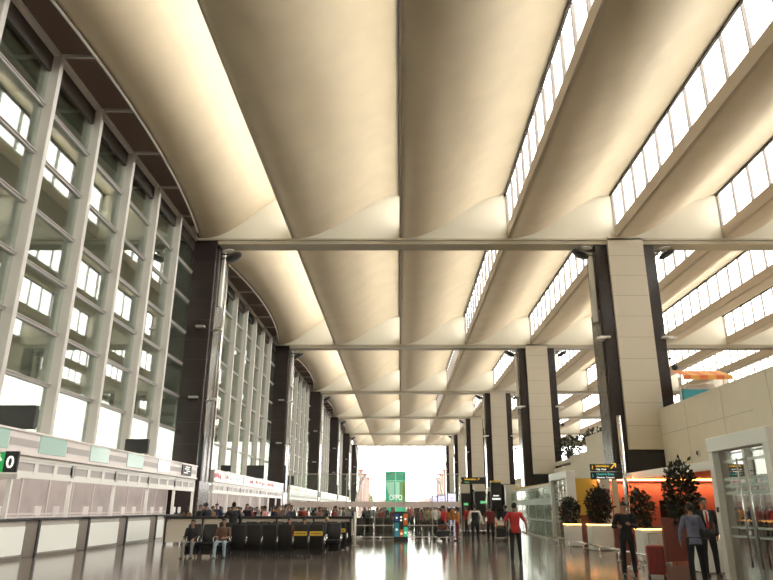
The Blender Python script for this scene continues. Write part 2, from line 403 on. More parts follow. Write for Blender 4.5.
# ================================================================ CHECK-IN COUNTERS
CX = -12.5
EMB = ['mint', 'red_case', 'banner_green', 'blue_tile', 'orange_card', 'stripe_grey']
for m_ in ('logo_red',): mat(m_, (.62, .10, .13), .5)
def arrow_mb(m, x, y, z, s_):
    m.bar((x, y, z-s_*.5), (x, y, z+s_*.4), s_*.22, .01, up=(0, 1, 0)); m.bar((x-s_*.34, y, z+s_*.1), (x+.0, y, z+s_*.5), s_*.2, .01, up=(0, 1, 0)); m.bar((x+s_*.34, y, z+s_*.1), (x, y, z+s_*.5), s_*.2, .01, up=(0, 1, 0)); return m
def counter_bay(bi, y0, y1):
    where = ['nearest', 'second', 'third', 'fourth', 'fifth'][bi]
    e = empty('counter_canopy', (CX, (y0+y1)/2, 0), label='white fascia board on posts over the %s run of check-in desks' % where, cat='fascia', group='check-in fascia boards'); o = e.location
    m = MB(o); m.box(CX-.25, CX, y0, y1, 3.33, 4.03); m.box(CX-.3, CX+.05, y0, y1, 4.0, 4.07); m.box(CX-.3, CX+.06, y0, y1, 3.27, 3.36); m.box(GX+.1, CX-.2, y0, y1, 3.95, 4.02); m.build('fascia', 'pink_white', e)
    m = MB(o); m.box(CX-.2, CX-.05, y0, y1, 3.14, 3.27); m.box(CX-.2, CX-.05, y0, y1, 2.55, 2.68)
    n = int(round((y1-y0)/3.8)); P = (y1-y0)/n
    posts = [y0+.5+P*k for k in range(n)]+[y1-.06]
    for a, b in zip(posts, posts[1:]):
        for t in (0, 1/3, 2/3, 1): yy = a+(b-a)*t; m.box(CX-.18, CX-.07, yy-.13, yy+.13, 2.65, 3.2)
        m.box(CX-.17, CX-.08, a, b, 2.65, 2.78); m.box(CX-.17, CX-.08, a, b, 3.05, 3.16)
    m.build('transom_frame', 'white_frame', e)
    m = MB(o); m.box(CX-.14, CX-.11, y0, y1, 2.7, 3.15); m.build('transom_pane', 'stripe_grey', e)
    for a, b in zip(posts, posts[1:]):
        m = MB(o); m.bev(CX-.75, CX-.60, (a+b)/2-.7, (a+b)/2+.7, 3.14, 3.22, .01); m.build('strip_lamp', 'lamp_white', e)
    alight('counter_lamp', (CX-.75, (y0+y1)/2, 3.1), (0, 0, 0), .3, y1-y0, 9*(y1-y0), (1, .93, .85))
    for yy in posts: m = MB(o); m.bev(CX-.2, CX-.06, yy-.05, yy+.05, 0, 3.3, .008); m.build('post', 'white_frame', e)
    y = y0; k = 0
    if bi == 0:
        ys_ = [(19.6, 21.4), (23.3, 25.2), (27.2, 29.0), (31.0, 33.0), (35.0, 36.8)]
        for a, b in ys_:
            m = MB(o); m.bev(CX-.02, CX+.03, a, b, 3.40, 4.0, .008); m.build('mint_panel', 'mint', e)
        prev = y0
        for a, b in ys_+[(y1-.1, y1)]:
            if a-prev > .3: m = MB(o); m.box(CX-.02, CX+.012, prev+.1, a-.05, 3.55, 3.78); m.build('grey_band', 'stripe_grey', e)
            prev = b
    else:
        random.seed(bi*5)
        while y < y1-1.5:
            L = random.choice([1.3, 1.6, 2.2]); c = random.choice(['logo_red', 'mint', 'logo_red', 'stripe_grey', 'orange_card'] if bi != 2 else ['orange_card', 'yellow_card', 'charcoal'])
            m = MB(o); m.box(CX-.02, CX+.02, y+.1, y+L, 3.42, 3.98); m.build('advert_panel', 'mint' if k % 3 == 1 else 'white_panel', e)
            m = MB(o); q = y+.25
            while q < y+L-.25:
                r_ = random.choice([.10, .15, .21]); m.ball((CX+.02, q, 3.7+random.uniform(-.06, .06)), (.015, r_, r_*.9)); q += r_*2.2
            m.build('advert_motif', c, e, smooth=True)
            y += L+random.choice([.15, .8]); k += 1
    # desks
    dn = 0; y = y0+.4 if bi else 20.2
    while y+2.3 < y1+.3:
        b = min(y+3.2, y1-.2); dn += 1
        d = empty('check_in_desk', (CX-.2, (y+b)/2, 0), label='white-fronted check-in desk, %s from the camera end under the %s fascia board' % (ORD1[dn-1], where), cat='desk', group='check-in desks')
        q = d.location
        m = MB(q); m.bev(CX-.65, CX-.02, y+.10, b-.10, .0, 1.2, .01); m.build('body', 'desk_side', d)
        m = MB(q); m.bev(CX-.03, CX+.02, y+.22, b-.12, .14, 1.02, .01); m.build('front_panel', 'white_panel', d)
        m = MB(q); m.bev(CX-.75, CX+.06, y, b, 1.2, 1.27, .01); m.build('worktop', 'charcoal', d)
        m = MB(q); m.box(CX-.03, CX+.05, y+.1, b-.1, .0, .10); m.build('kick_rail', 'steel', d)
        m = MB(q); m.bev(CX-.02, CX+.04, y+.05, y+.18, 0, 1.2, .01); m.build('edge_trim', 'charcoal', d)
        for t in (.3, .72):
            yy = y+(b-y)*t; m = MB(q); m.bev(CX-.62, CX-.57, yy-.22, yy+.22, 1.34, 1.66, .01); m.tube((CX-.6, yy, 1.26), (CX-.6, yy, 1.4), .03); m.build('monitor', 'pink_white' if bi == 0 else 'charcoal', d)
        y += 3.85
    # back screen wall
    n = int((y1-y0)/1.9)
    m = MB(); m.box(GX+.05, GX+.2, y0, y1, 0, 3.95); m.box(GX+.2, CX-.2, y0, y1, 3.30, 3.36)
    st = struct('wall_left', m, 'back_wall'); 
    m = MB()
    for k in range(n+1): yy = y0+(y1-y0)*k/n; m.box(GX+.2, GX+.24, yy-.04, yy+.04, 0, 3.3)
    m.box(GX+.2, GX+.23, y0, y1, 1.35, 1.42); m.box(GX+.2, GX+.23, y0, y1, .95, 1.3); struct('wall_panel_trim', m, 'back_wall2', st)
BR = [(17.6, 41.9)]+[(Y1+BAY*k+3.3, Y1+BAY*(k+1)-.3) for k in range(0, 4)]
for bi, (a, b) in enumerate(BR): counter_bay(bi, a, b)
# a nearer run that continues out of frame
# green gate sign at the left edge
sg = empty('gate_sign', (-12.4, 21.3, 2.6), label='green hanging sign with white arrow beside a black square with numeral 0', cat='sign'); o = sg.location
m = MB(o); m.bev(-13.3, -12.42, 21.25, 21.35, 2.66, 3.30, .01); m.build('green_panel', 'green_sign', sg)
m = MB(o); m.bev(-12.42, -12.0, 21.25, 21.35, 2.66, 3.30, .01); m.build('number_panel', 'black', sg)
m = MB(o); arrow_mb(m, -12.62, 21.235, 2.98, .34); m.build('arrow', 'sign_white', sg)
text('0', .50, 'sign_white', sg, (-12.34+12.4, -.07, .20))
m = MB(o); m.bev(-13.4, -11.9, 21.2, 21.4, 2.46, 2.62, .01); m.build('support_bar', 'white_frame', sg)
m = MB(o); m.bev(-12.75, -12.68, 21.26, 21.34, 0, 2.5, .01); m.build('post', 'white_frame', sg)
# dark screens on the fascia
def fascia_box(x0, x1, y, z0, z1, lab):
    e = empty('display_monitor', ((x0+x1)/2, y, z0), label=lab, cat='monitor', group='dark monitors on top of the check-in fascia'); o = e.location
    m = MB(o); m.bev(x0, x1, y, y+.25, z0+.08, z1, .03); m.build('casing', 'black', e)
    m = MB(o); m.bev(x0+.06, x1-.06, y+.25, y+.40, z0+.15, z1-.08, .03); m.build('rear_cover', 'charcoal', e)
    m = MB(o); m.box((x0+x1)/2-.1, (x0+x1)/2+.1, y+.05, y+.2, z0, z0+.1); m.build('foot', 'charcoal', e)
def pY(px, py, Y):
    t = math.atan(218/F_PX); c, s_ = math.cos(t), math.sin(t); d = ((px-400), F_PX*c-(290-py)*s_, F_PX*s_+(290-py)*c); k = Y/d[1]; return d[0]*k, 1.6+d[2]*k
fascia_box(-14.0, -12.45, 22.6, 4.07, 4.95, 'large dark monitor on the fascia at the left edge of the picture')
fascia_box(-13.6, -12.45, 33.2, 4.07, 4.85, 'dark monitor on the far half of the nearest fascia board')
fascia_box(-13.2, -12.45, 50, 4.07, 4.6, 'small dark monitor on the near half of the second fascia board')
fascia_box(-14.3, -12.40, 62, 4.07, 5.3, 'wide dark monitor on the far half of the second fascia board')
fascia_box(-14.0, -12.4, 80, 4.07, 5.2, 'dark monitor on the third fascia board')
ns = empty('notice_plate', (CX+.05, 39.6, 3.45), label='small black notice with white lines at the far end of the nearest fascia', cat='sign')
m = MB(ns.location); m.bev(CX+.02, CX+.07, 38.9, 40.6, 3.40, 3.98, .01); m.build('plate', 'black', ns)
m = MB(ns.location)
for k, (a, b) in enumerate(((39.4, 40.2), (39.3, 40.1), (39.6, 40.3), (39.2, 39.9))): m.box(CX+.07, CX+.08, a, b, 3.85-k*.11, 3.89-k*.11)
m.build('text_lines', 'sign_white', ns)

# ================================================================ RIGHT SIDE: MEZZANINE
PXW = 16.6
m = MB(); m.box(PXW, PXW+.25, 11, 42.35, 3.2, 7.6); m.box(PXW-.03, PXW+.28, 11, 42.35, 7.5, 7.6); st = struct('wall_right', m, 'parapet')
m = MB(); 
for y in (16, 20.5, 25, 29.5, 34, 38.5): m.box(PXW-.006, PXW+.01, y-.012, y+.012, 3.2, 7.5)
m.box(PXW-.006, PXW+.01, 31, 42.3, 5.98, 6.0)
struct('wall_panel_trim', m, 'joint', st)
m = MB(); m.box(PXW, PXW+.25, 45.3, 60, 3.2, 7.6); m.box(PXW, PXW+.25, 60, 66, 3.2, 6.4); m.box(PXW-.03, PXW+.28, 45.3, 60, 7.5, 7.6); m.box(PXW, PXW+.25, 66, 73.5, 3.2, 5.6); struct('wall_right', m, 'parapet')
m = MB(); m.box(PXW+.25, 60.4, 11, 74, 5.9, 6.3); struct('floor_upper', m, 'parapet')
m = MB(); m.box(PXW+.05, PXW+.25, 34.3, 74, 0, 3.3); struct('wall_right', m, 'parapet')
m = MB(); m.box(PXW+4, PXW+4.25, 74, YE, 0, 6.5); struct('wall_right', m, 'parapet')
def round_spot(y, z, lab):
    e = empty('wall_speaker', (PXW-.02, y, z), label=lab, cat='speaker'); o = e.location
    m = MB(o); m.tube((PXW, y, z), (PXW-.08, y, z), .20, n=20); m.build('ring', 'rail_white', e); m = MB(o); m.tube((PXW-.08, y, z), (PXW-.10, y, z), .13, n=20); m.build('grille', 'charcoal', e)
round_spot(27.2, 4.6, 'round ceiling-style speaker on the cream parapet, nearer of the two')
round_spot(37.5, 4.5, 'round speaker on the cream parapet, farther of the two beside the column')
# lounge canopy
m = MB(); m.box(11.55, 11.75, 15.5, 35.0, 2.95, 3.28); m.box(11.6, PXW, 15.5, 34.9, 3.12, 3.28); struct('trim_5', m, 'white_frame')
m = MB(); m.box(11.75, PXW, 15.5, 34.9, 2.98, 3.12); struct('ceiling_lounge', m, 'red_wall')
# lounge walls
m = MB(); m.box(9.75, 16.6, 34.0, 34.2, 0, 3.1); struct('wall_lounge', m, 'red_wall')
m = MB(); m.box(7.9, 9.75, 34.0, 34.2, 0, 3.0); struct('wall_lounge', m, 'mustard_wall')
m = MB(); m.box(16.4, 16.6, 15.5, 34.0, 0, 3.12); struct('wall_lounge', m, 'red_wall')
e = empty('cove_light', (13, 33.9, 2.9), label='glowing orange cove light strip along the top of the red lounge wall', cat='light'); m = MB(e.location)
m.box(9.8, 16.4, 33.86, 33.96, 2.90, 2.95); m.build('strip', 'led', e)
m = MB(e.location); m.box(9.8, 16.4, 33.78, 34.0, 2.86, 2.90); m.build('ledge', 'maroon', e)
alight('cove_light_lamp', (13, 33.7, 2.93), (math.radians(35), 0, 0), 6.5, .12, 150)
alight('lounge_ceiling_lamp', (14, 27, 2.9), (0, 0, 0), 2, 8, 60, (1, .5, .3))
e = empty('wall_television', (13.6, 33.6, 1.2), label='black flat television in front of the red lounge wall', cat='television'); o = e.location
m = MB(o); m.bev(12.6, 13.6, 33.5, 33.58, 1.15, 1.95, .015); m.build('screen', 'black_gloss', e); m = MB(o); m.box(13.0, 13.2, 33.58, 34.0, 1.4, 1.7); m.tube((13.1, 33.54, 0), (13.1, 33.54, 1.2), .04); m.build('stand', 'charcoal', e)
e = empty('wall_clock', (14.35, 33.95, 2.35), label='dark round clock on the red lounge wall', cat='clock'); m = MB(e.location); m.tube((14.35, 34.0, 2.35), (14.35, 33.94, 2.35), .17, n=24); m.build('rim', 'maroon', e); m = MB(e.location); m.tube((14.35, 33.94, 2.35), (14.35, 33.93, 2.35), .13, n=24); m.build('face', 'outdoor_brown', e)
e = empty('support_post', (9.9, 31, 0), label='beige square post left of the red lounge wall', cat='post'); m = MB(e.location); m.bev(9.62, 9.82, 30.9, 31.15, .04, 3.1, .01); m.build('shaft', 'beige_post', e); m = MB(e.location); m.bev(9.6, 10.1, 30.8, 31.25, 0, .05, .01); m.build('base_plate', 'steel', e)
e = empty('display_niche', (10.05, 33.7, 0), label='pale lit advertising pillar between the mustard and red walls', cat='sign'); m = MB(e.location); m.bev(9.80, 10.3, 33.55, 33.85, 0, 2.95, .02); m.build('cabinet', 'cream_light', e); m = MB(e.location)
m.bev(9.88, 10.22, 33.5, 33.56, 1.7, 2.5, .01); m.build('poster', 'outdoor_building', e)

# shop-front line
SX = 7.9
def portal_gate(y0, y1, label, top=3.25, th=.24, doors=True):
    e = empty('entrance_frame', (SX, (y0+y1)/2, 0), label=label, cat='door frame', group='white entrance frames'); o = e.location
    for nm, (a, b) in (('post', (y0, y0+th)), ('post', (y1-th, y1))):
        m = MB(o); m.bev(SX-.20, SX+.20, a, b, 0, top-.02, .015); m.build(nm, 'white_frame', e)
    m = MB(o); m.bev(SX-.21, SX+.21, y0-.01, y1+.01, top-.34, top, .015); m.build('lintel', 'white_frame', e)
    m = MB(o); m.box(SX-.02, SX+.02, y0+th, (y0+y1)/2-.02, .03, top-.36); m.box(SX-.02, SX+.02, (y0+y1)/2+.02, y1-th, .03, top-.36); m.build('door_glass', 'glass_door', e)
    m = MB(o)
    for a, b in ((y0+th, y0+th+.09), ((y0+y1)/2-.07, (y0+y1)/2-.01), ((y0+y1)/2+.01, (y0+y1)/2+.07), (y1-th-.09, y1-th)): m.box(SX-.035, SX+.035, a, b, .02, top-.35)
    m.box(SX-.035, SX+.035, y0+th, y1-th, top-.62, top-.56); m.build('door_frame', 'steel', e)
    for s_ in (-.22, .22):
        m = MB(o); yy = (y0+y1)/2+s_; m.tube((SX-.10, yy, .35), (SX-.10, yy, 2.7), .022); m.tube((SX-.10, yy, .6), (SX-.02, yy, .6), .015); m.tube((SX-.10, yy, 2.4), (SX-.02, yy, 2.4), .015); m.build('pull_handle', 'chrome', e, smooth=True)
    m = MB(o)
    for k in range(3): m.box(SX-.026, SX-.02, y0+th, y1-th, 1.9+k*.16, 1.97+k*.16); 
    for k in range(2): m.box(SX-.026, SX-.02, y0+th, y1-th, 1.15-k*.2, 1.2-k*.2)
    m.build('frosted_bands', 'glass_frost', e)
    m = MB(o); m.bev(SX-.22, SX-.20, y1-th+.06, y1-th+.16, 1.5, 1.62, .005); m.build('card_reader', 'black', e)
portal_gate(14.06, 16.9, 'large white entrance frame with glass doors at the right edge')
portal_gate(31.6, 35.3, 'smaller white entrance frame between green glass screen and first planter')
# behind the near doors: dark lounge furnishing
m = MB(); m.box(SX+.2, PXW, 11.2, 11.4, 0, 3.1); struct('wall_lounge', m, 'parapet')
e = empty('bar_counter', (11.5, 22, 0), label='dark bar counter with orange lit edge behind the near glass doors', cat='counter'); o = e.location
m = MB(o); m.bev(11.2, 12.0, 17, 27, 0, 1.2, .02); m.build('body', 'maroon', e); m = MB(o); m.bev(11.0, 12.1, 16.9, 27.1, 1.25, 1.32, .01); m.build('worktop', 'charcoal', e); m = MB(o); m.box(11.17, 11.2, 17, 27, 1.19, 1.25); m.build('light_strip', 'led', e)
# green glass screen
e = empty('glass_screen', (SX+.3, 45, 0), label='pale green frosted glass screen wall left of the smaller entrance frame', cat='glass screen'); o = e.location
N = 6; A = Vector((SX, 35.4, 0)); B = Vector((8.75, 54, 0))
for k in range(N):
    p = A.lerp(B, k/N); q = A.lerp(B, (k+1)/N); d = (q-p).normalized()
    m = MB(o); a = p+d*.04; b = q-d*.04; m.bar((a.x, a.y, 1.4), (b.x, b.y, 1.4), .02, 2.6); m.build('glass_pane', 'glass_green', e)
    m = MB(o); m.bar((a.x-.015, a.y, 1.95), (b.x-.015, b.y, 1.95), .01, .35); m.bar((a.x-.015, a.y, .95), (b.x-.015, b.y, .95), .01, .10); m.build('frosted_band', 'glass_frost', e)
    m = MB(o); m.bev(p.x-.03, p.x+.03, p.y-.03, p.y+.03, 0, 2.75, .005); m.build('post', 'steel', e)
m = MB(o); m.bar((A.x, A.y, 2.78), (B.x, B.y, 2.78), .12, .12); m.bar((A.x, A.y, .05), (B.x, B.y, .05), .08, .1); m.build('rail', 'cream_light', e)
e = empty('white_pier', (8.75, 54.3, 0), label='white pier at the far end of the green glass screen', cat='pier'); m = MB(e.location); m.bev(8.3, 9.3, 54.1, 54.6, 0, 3.3, .02); m.build('shaft', 'white_frame', e); m = MB(e.location); m.bev(8.25, 9.35, 54.05, 54.65, 3.3, 3.36, .01); m.build('cap', 'cream_light', e)
# things seen through the green glass
e = empty('display_shelving', (12, 44, 0), label='pale shop shelving behind the green glass screen', cat='shelving'); o = e.location
m = MB(o); m.box(11.9, 12.3, 38, 52, 0, 2.4); m.build('back_panel', 'cream_light', e)
for z in (.5, 1.0, 1.5, 2.0): m = MB(o); m.box(11.4, 11.9, 38, 52, z, z+.05); m.build('shelf', 'white_panel', e)
m = MB(); m.box(9.5, PXW, 54.2, 54.4, 0, 3.2); m.box(9.3, PXW, 36, 36.1, 0, 3.0) ; struct('wall_shop', m, 'mustard_wall')
m = MB(); m.box(9.0, 16.6, 35.5, 53.9, 2.85, 3.05); struct('ceiling_shop', m, 'mustard_wall')

# foliage
def foliage(name, parent, c, r, n, mts, leaf=.10, seed=1, up=.0):
    rnd = random.Random(seed); m = MB(); 
    for k in range(n):
        while True:
            p = Vector((rnd.uniform(-1, 1), rnd.uniform(-1, 1), rnd.uniform(-1, 1)))
            if .25 < p.length < 1: break
        if rnd.random() < .12: p *= 1.18
        P = Vector((c[0]+p.x*r[0], c[1]+p.y*r[1], c[2]+p.z*r[2])); d = (p+Vector((rnd.gauss(0, .5), rnd.gauss(0, .5), rnd.gauss(.2, .5)))).normalized()
        a = d.orthogonal().normalized(); a.rotate(Matrix.Rotation(rnd.uniform(0, 6.28), 3, d)); L = leaf*rnd.uniform(.7, 1.5); W = L*.28; nn = d.cross(a)*L*.12
        m.add([P, P+d*L*.5+a*W+nn, P+d*L, P+d*L*.5-a*W+nn], [(0, 1, 2), (0, 2, 3)], 0 if rnd.random() < .8 or len(mts) < 2 else 1)
    return m.build(name, mts, parent)
def stems(parent, base, c, r, n, seed, h0):
    rnd = random.Random(seed); m = MB()
    for k in range(n):
        t = Vector((c[0]+rnd.uniform(-.8, .8)*r[0], c[1]+rnd.uniform(-.8, .8)*r[1], c[2]+rnd.uniform(-.3, .9)*r[2])); b = Vector((base[0]+rnd.uniform(-.08, .08), base[1]+rnd.uniform(-.08, .08), h0)); mid = b.lerp(t, .5)+Vector((0, 0, r[2]*.25))
        m.path([b, mid, t], .012, n=5)
    m.build('stem', 'twig', parent)
def planter(x, y, w_, h, rh, rr, seed, label, lit=True, leafn=900, red=True, cen=None):
    e = empty('planter_box', (x, y, 0), label=label, cat='planter', group='white lit planters in front of the lounge')
    m = MB(); m.bev(-w_/2, w_/2, -w_/2, w_/2, .02, h, .02); m.build('box', 'white_panel', e)
    m = MB(); m.box(-w_/2+.05, w_/2-.05, -w_/2+.05, w_/2-.05, h, h+.03); m.build('soil', 'twig', e)
    if lit:
        m = MB(); q = w_/2+.012
        m.box(-q, q, -q, -q+.02, h-.05, h-.02); m.box(-q, q, q-.02, q, h-.05, h-.02); m.box(-q, -q+.02, -q, q, h-.05, h-.02); m.box(q-.02, q, -q, q, h-.05, h-.02); m.build('light_strip', 'led', e)
    p = empty('leafy_shrub', (x, y, h+.02), label=label.replace('white planter box', 'dark leafy shrub growing').replace('white box planter', 'dark leafy shrub'), cat='shrub', group='dark shrubs in the planters')
    c = cen or (0, 0, rr[2]*.85)
    stems(p, (0, 0), c, rr, 14, seed, 0)
    foliage('foliage', p, c, rr, leafn, ['leaf', 'leaf_red'] if red else ['leaf'], rh, seed)
planter(7.68, 31.0, .68, .95, .11, (.42, .40, .55), 3, 'white planter box beside the smaller entrance frame', cen=(-.08, 0, .50), leafn=1000)
planter(8.05, 28.2, .80, 1.0, .12, (.48, .45, .70), 5, 'white planter box between the two plum screens', cen=(.05, 0, .65), leafn=1300)
planter(7.95, 22.3, .70, 1.0, .11, (.42, .42, .55), 9, 'white planter box behind the man in black holding a phone', red=False, cen=(-.25, 0, .55), leafn=1000)
planter(8.15, 18.6, .62, .95, .12, (.42, .40, .85), 11, 'white planter box beside the suited man', red=False, cen=(-.45, .2, 1.0), leafn=1200)
def screen_panel(x, y, label, wd=.6):
    e = empty('plum_screen', (x, y, 0), label=label, cat='screen panel', group='plum screens between planters')
    m = MB(); m.bev(-wd/2, wd/2, -.06, .06, .05, 1.32, .01); m.build('panel', 'maroon', e)
    for s_ in (-1, 1): m = MB(); m.bev(s_*(wd/2-.1)-.04, s_*(wd/2-.1)+.04, -.15, .15, 0, .05, .01); m.build('foot', 'steel', e)
screen_panel(7.92, 29.4, 'plum screen panel right of the first planter', .52)
screen_panel(8.55, 26.9, 'plum screen panel right of the second planter', .62)
screen_panel(8.55, 21.5, 'wide plum screen panel left of the person in blue-grey', .98)
# low guard rail
e = empty('guard_rail', (8, 30, 0), label='low chrome guard rail on the floor in front of the planters', cat='rail'); o = e.location
a, b = Vector((7.15, 34.5, .32)), Vector((7.02, 19.0, .32)); m = MB(o); m.tube(a, b, .035); m.build('rail', 'chrome', e, smooth=True)
for k in range(7):
    p = a.lerp(b, (k+.3)/7); m = MB(o); m.tube((p.x, p.y, 0), (p.x, p.y, .32), .028); m.tube((p.x, p.y, 0), (p.x, p.y, .02), .08); m.build('post', 'chrome', e, smooth=True)
# sign on steel pole
def hang_sign(name, label, x0, x1, y, z0, z1, rows, poles, ztop):
    e = empty(name, ((x0+x1)/2, y, 0), label=label, cat='sign'); o = e.location; n = len(rows); h = (z1-z0)/n
    for k, (ic, icm, t1, m1, t2, m2, arr) in enumerate(rows):
        zt = z1-k*h; m = MB(o); m.bev(x0, x1, y-.06, y, zt-h+.012, zt-.012, .008); m.build('panel', 'black', e)
        text(t1, h*.36, m1, e, (x0+h*.72-o[0], -.066, zt-h*.42), bold=True)
        if t2: text(t2, h*.28, m2, e, (x0+h*.72-o[0], -.066, zt-h*.80))
        if ic: text(ic, h*.6, icm, e, (x0+h*.18-o[0], -.066, zt-h*.68))
        if arr: m = MB(o); X = x1-(x1-x0)*.28; Z = zt-h*.3; m.bar((X-.07, y-.066, Z-.07), (X+.07, y-.066, Z+.07), .03, .01, up=(0, 1, 0)); m.bar((X-.04, y-.066, Z+.07), (X+.085, y-.066, Z+.07), .03, .01); m.bar((X+.07, y-.066, Z-.04), (X+.07, y-.066, Z+.08), .03, .01, up=(0, 1, 0)); m.build('arrow', m1, e)
    for px in poles:
        m = MB(o); m.tube((px, y+.05, 0), (px, y+.05, ztop), .065, n=16); m.build('pole', 'chrome', e, smooth=True)
        m = MB(o); m.tube((px, y+.05, 0), (px, y+.05, .04), .18, n=20); m.build('base_plate', 'steel', e)
    return e
hang_sign('direction_sign', 'black two-row direction sign with yellow and white lettering on a steel pole', 5.58, 6.52, 20, 2.38, 2.84,
    [('?', 'sign_yellow', 'Information', 'sign_yellow', 'Help  Desk', 'sign_white', True), ('i', 'sign_teal', 'Check-in Zone', 'sign_teal', 'Check-in  Counters', 'sign_white', False)], [6.6], 4.25)
hang_sign('direction_sign', 'long black direction sign with yellow lettering across two posts far down the hall', 4.35, 6.25, 50, 3.25, 3.75,
    [('i', 'sign_yellow', 'Information', 'sign_yellow', 'Gates', 'sign_green', True)], [4.3, 6.3], 3.8)
# mezzanine kiosk with awning, plants, visitor
e = empty('awning_kiosk', (20, 40, 6.3), label='upper-floor kiosk with striped red and orange awning and blue counter', cat='kiosk'); o = e.location
m = MB(o)
for k in range(6): m.add([(16.95+k*.5, 39.0, 9.15), (16.95+(k+1)*.5, 39.0, 9.15), (16.95+(k+1)*.5, 40.6, 9.75), (16.95+k*.5, 40.6, 9.75), (16.95+k*.5, 39.0, 8.9), (16.95+(k+1)*.5, 39.0, 8.9)], [(0, 1, 2, 3), (4, 5, 1, 0)], k % 2)
m.build('awning', ['orange_awn', 'yellow_awn'], e)
m = MB(o); m.bev(17.2, 19.7, 39.8, 40.5, 6.3, 8.45, .02); m.build('counter', 'teal_blue', e)
m = MB(o); m.bev(17.5, 19.2, 39.9, 40.4, 8.45, 8.8, .02); m.build('display_case', 'rail_white', e)
for x in (17.1, 19.85): m = MB(o); m.bev(x-.05, x+.05, 39.9, 40.0, 6.3, 9.2, .01); m.build('post', 'white_frame', e)
for i, (x, y, z, r, lab) in enumerate(((18.6, 63, 6.3, 1.5, 'dark bush on the upper floor beyond the stepped parapet'), (18.3, 56.5, 6.9, 1.1, 'dark bush above the cream parapet left of the near column'), (17.6, 70, 6.3, 1.3, 'farthest dark bush on the upper floor'))):
    e = empty('potted_bush', (x, y, 6.3), label=lab, cat='shrub', group='bushes on the upper floor'); m = MB(); m.tube((0, 0, 0), (0, 0, .6), .3, .42, n=16); m.build('pot', 'charcoal', e); stems(e, (0, 0), (0, 0, 1.4), (r*.8, r*.8, .8), 10, i, .5); foliage('foliage', e, (0, 0, 1.4), (r, r, .9), 700, ['leaf'], .28, i)

# ================================================================ MID HALL
# glass security partition
e = empty('glass_partition', (-1.4, 38.5, 0), label='tall clear glass partition with frosted pinkish band across the hall', cat='glass partition'); o = e.location
xs = [-6.2+1.6*k for k in range(7)]
for a, b in zip(xs, xs[1:]):
    m = MB(o); m.box(a+.03, b-.03, 38.49, 38.51, .12, 3.4); m.build('glass_pane', 'glass_clear', e)
    m = MB(o); m.box(a+.02, b-.02, 38.47, 38.485, 1.64, 1.94); m.build('frosted_band', 'frost_pink', e)
for a in xs: m = MB(o); m.bev(a-.025, a+.025, 38.46, 38.54, 0, 3.45, .005); m.build('post', 'steel', e)
m = MB(o); m.box(xs[0], xs[-1], 38.47, 38.53, .66, .72); m.box(xs[0], xs[-1], 38.47, 38.53, .05, .12); m.box(xs[0], xs[-1], 38.47, 38.53, 3.4, 3.44); m.build('rail', 'steel', e)
# long low divider behind the seats
e = empty('low_divider', (-6, 32.5, 0), label='low beige divider with black top rail behind the seating', cat='divider'); o = e.location
m = MB(o); m.bev(-11.0, -2.2, 32.45, 32.6, .1, 1.12, .01); m.build('panel', 'cream_panel', e); m = MB(o); m.bev(-11.0, -2.2, 32.38, 32.68, 1.12, 1.24, .02); m.build('top_rail', 'black', e)
for k in range(6): m = MB(o); x = -10.9+k*1.72; m.bev(x-.04, x+.04, 32.4, 32.65, 0, 1.15, .01); m.build('post', 'black', e)
e = empty('barrier_post', (-2.0, 31.0, 0), label='white upright barrier post at the right end of the low divider', cat='post'); m = MB(); m.tube((0, 0, 0), (0, 0, 1.45), .06, n=14); m.build('shaft', 'rail_white', e, smooth=True); m = MB(); m.tube((0, 0, 0), (0, 0, .04), .2, n=20); m.build('base', 'steel', e)
# green banner pillar
e = empty('banner_pillar', (-.4, 62, 0), math.radians(45), label='tall green square advertising pillar with white lettering in mid hall', cat='advertising pillar')
h = 4.75; wv = .66
m = MB(); m.bev(-wv, wv, -wv, wv, .0, h-.85, .02); m.build('panel', 'banner_green', e)
m = MB(); m.bev(-wv-.01, wv+.01, -wv-.01, wv+.01, h-.80, h, .02); m.build('header', 'banner_dark', e)
m = MB(); m.bev(-wv-.02, wv+.02, -wv-.02, wv+.02, h-.87, h-.80, .01); m.box(-.02-wv, .02-wv, -.02-wv, .02-wv, 0, h); m.build('trim_strip', 'banner_light', e)
for rz, nm in ((0, 'a'), (-math.pi/2, 'b')):
    f = bpy.data.objects.new('graphic', None); COL.objects.link(f); f.parent = e; f.rotation_euler = (0, 0, rz)
    m = MB(); 
    if nm == 'b': m.add([(-.58, -wv-.004, h-.95), (.5, -wv-.004, h-.95), (.5, -wv-.004, 3.0-.4), (.1, -wv-.004, 2.5), (-.3, -wv-.004, 2.9)], [(0, 4, 3, 2, 1)])
    else: m.add([(-.6, -wv-.004, h-.95), (-.15, -wv-.004, h-.95), (-.15, -wv-.004, 2.6), (-.6, -wv-.004, 2.6)], [(0, 3, 2, 1)])
    m.build('picture_area', 'banner_light', f)
    if nm == 'a': m = MB(); m.box(-.05, .6, -wv-.005, -wv-.001, 2.2, h-.95); m.build('picture_area', 'banner_olive', f)
    text('OP' if nm == 'b' else 'PO', .62, 'sign_white', f, (-.12 if nm == 'b' else -.64, -wv-.012, 2.28))
    text('SELFIE' if nm == 'b' else 'EXPERT', .26, 'sign_white', f, (-.45 if nm == 'b' else -.5, -wv-.012, 1.88))
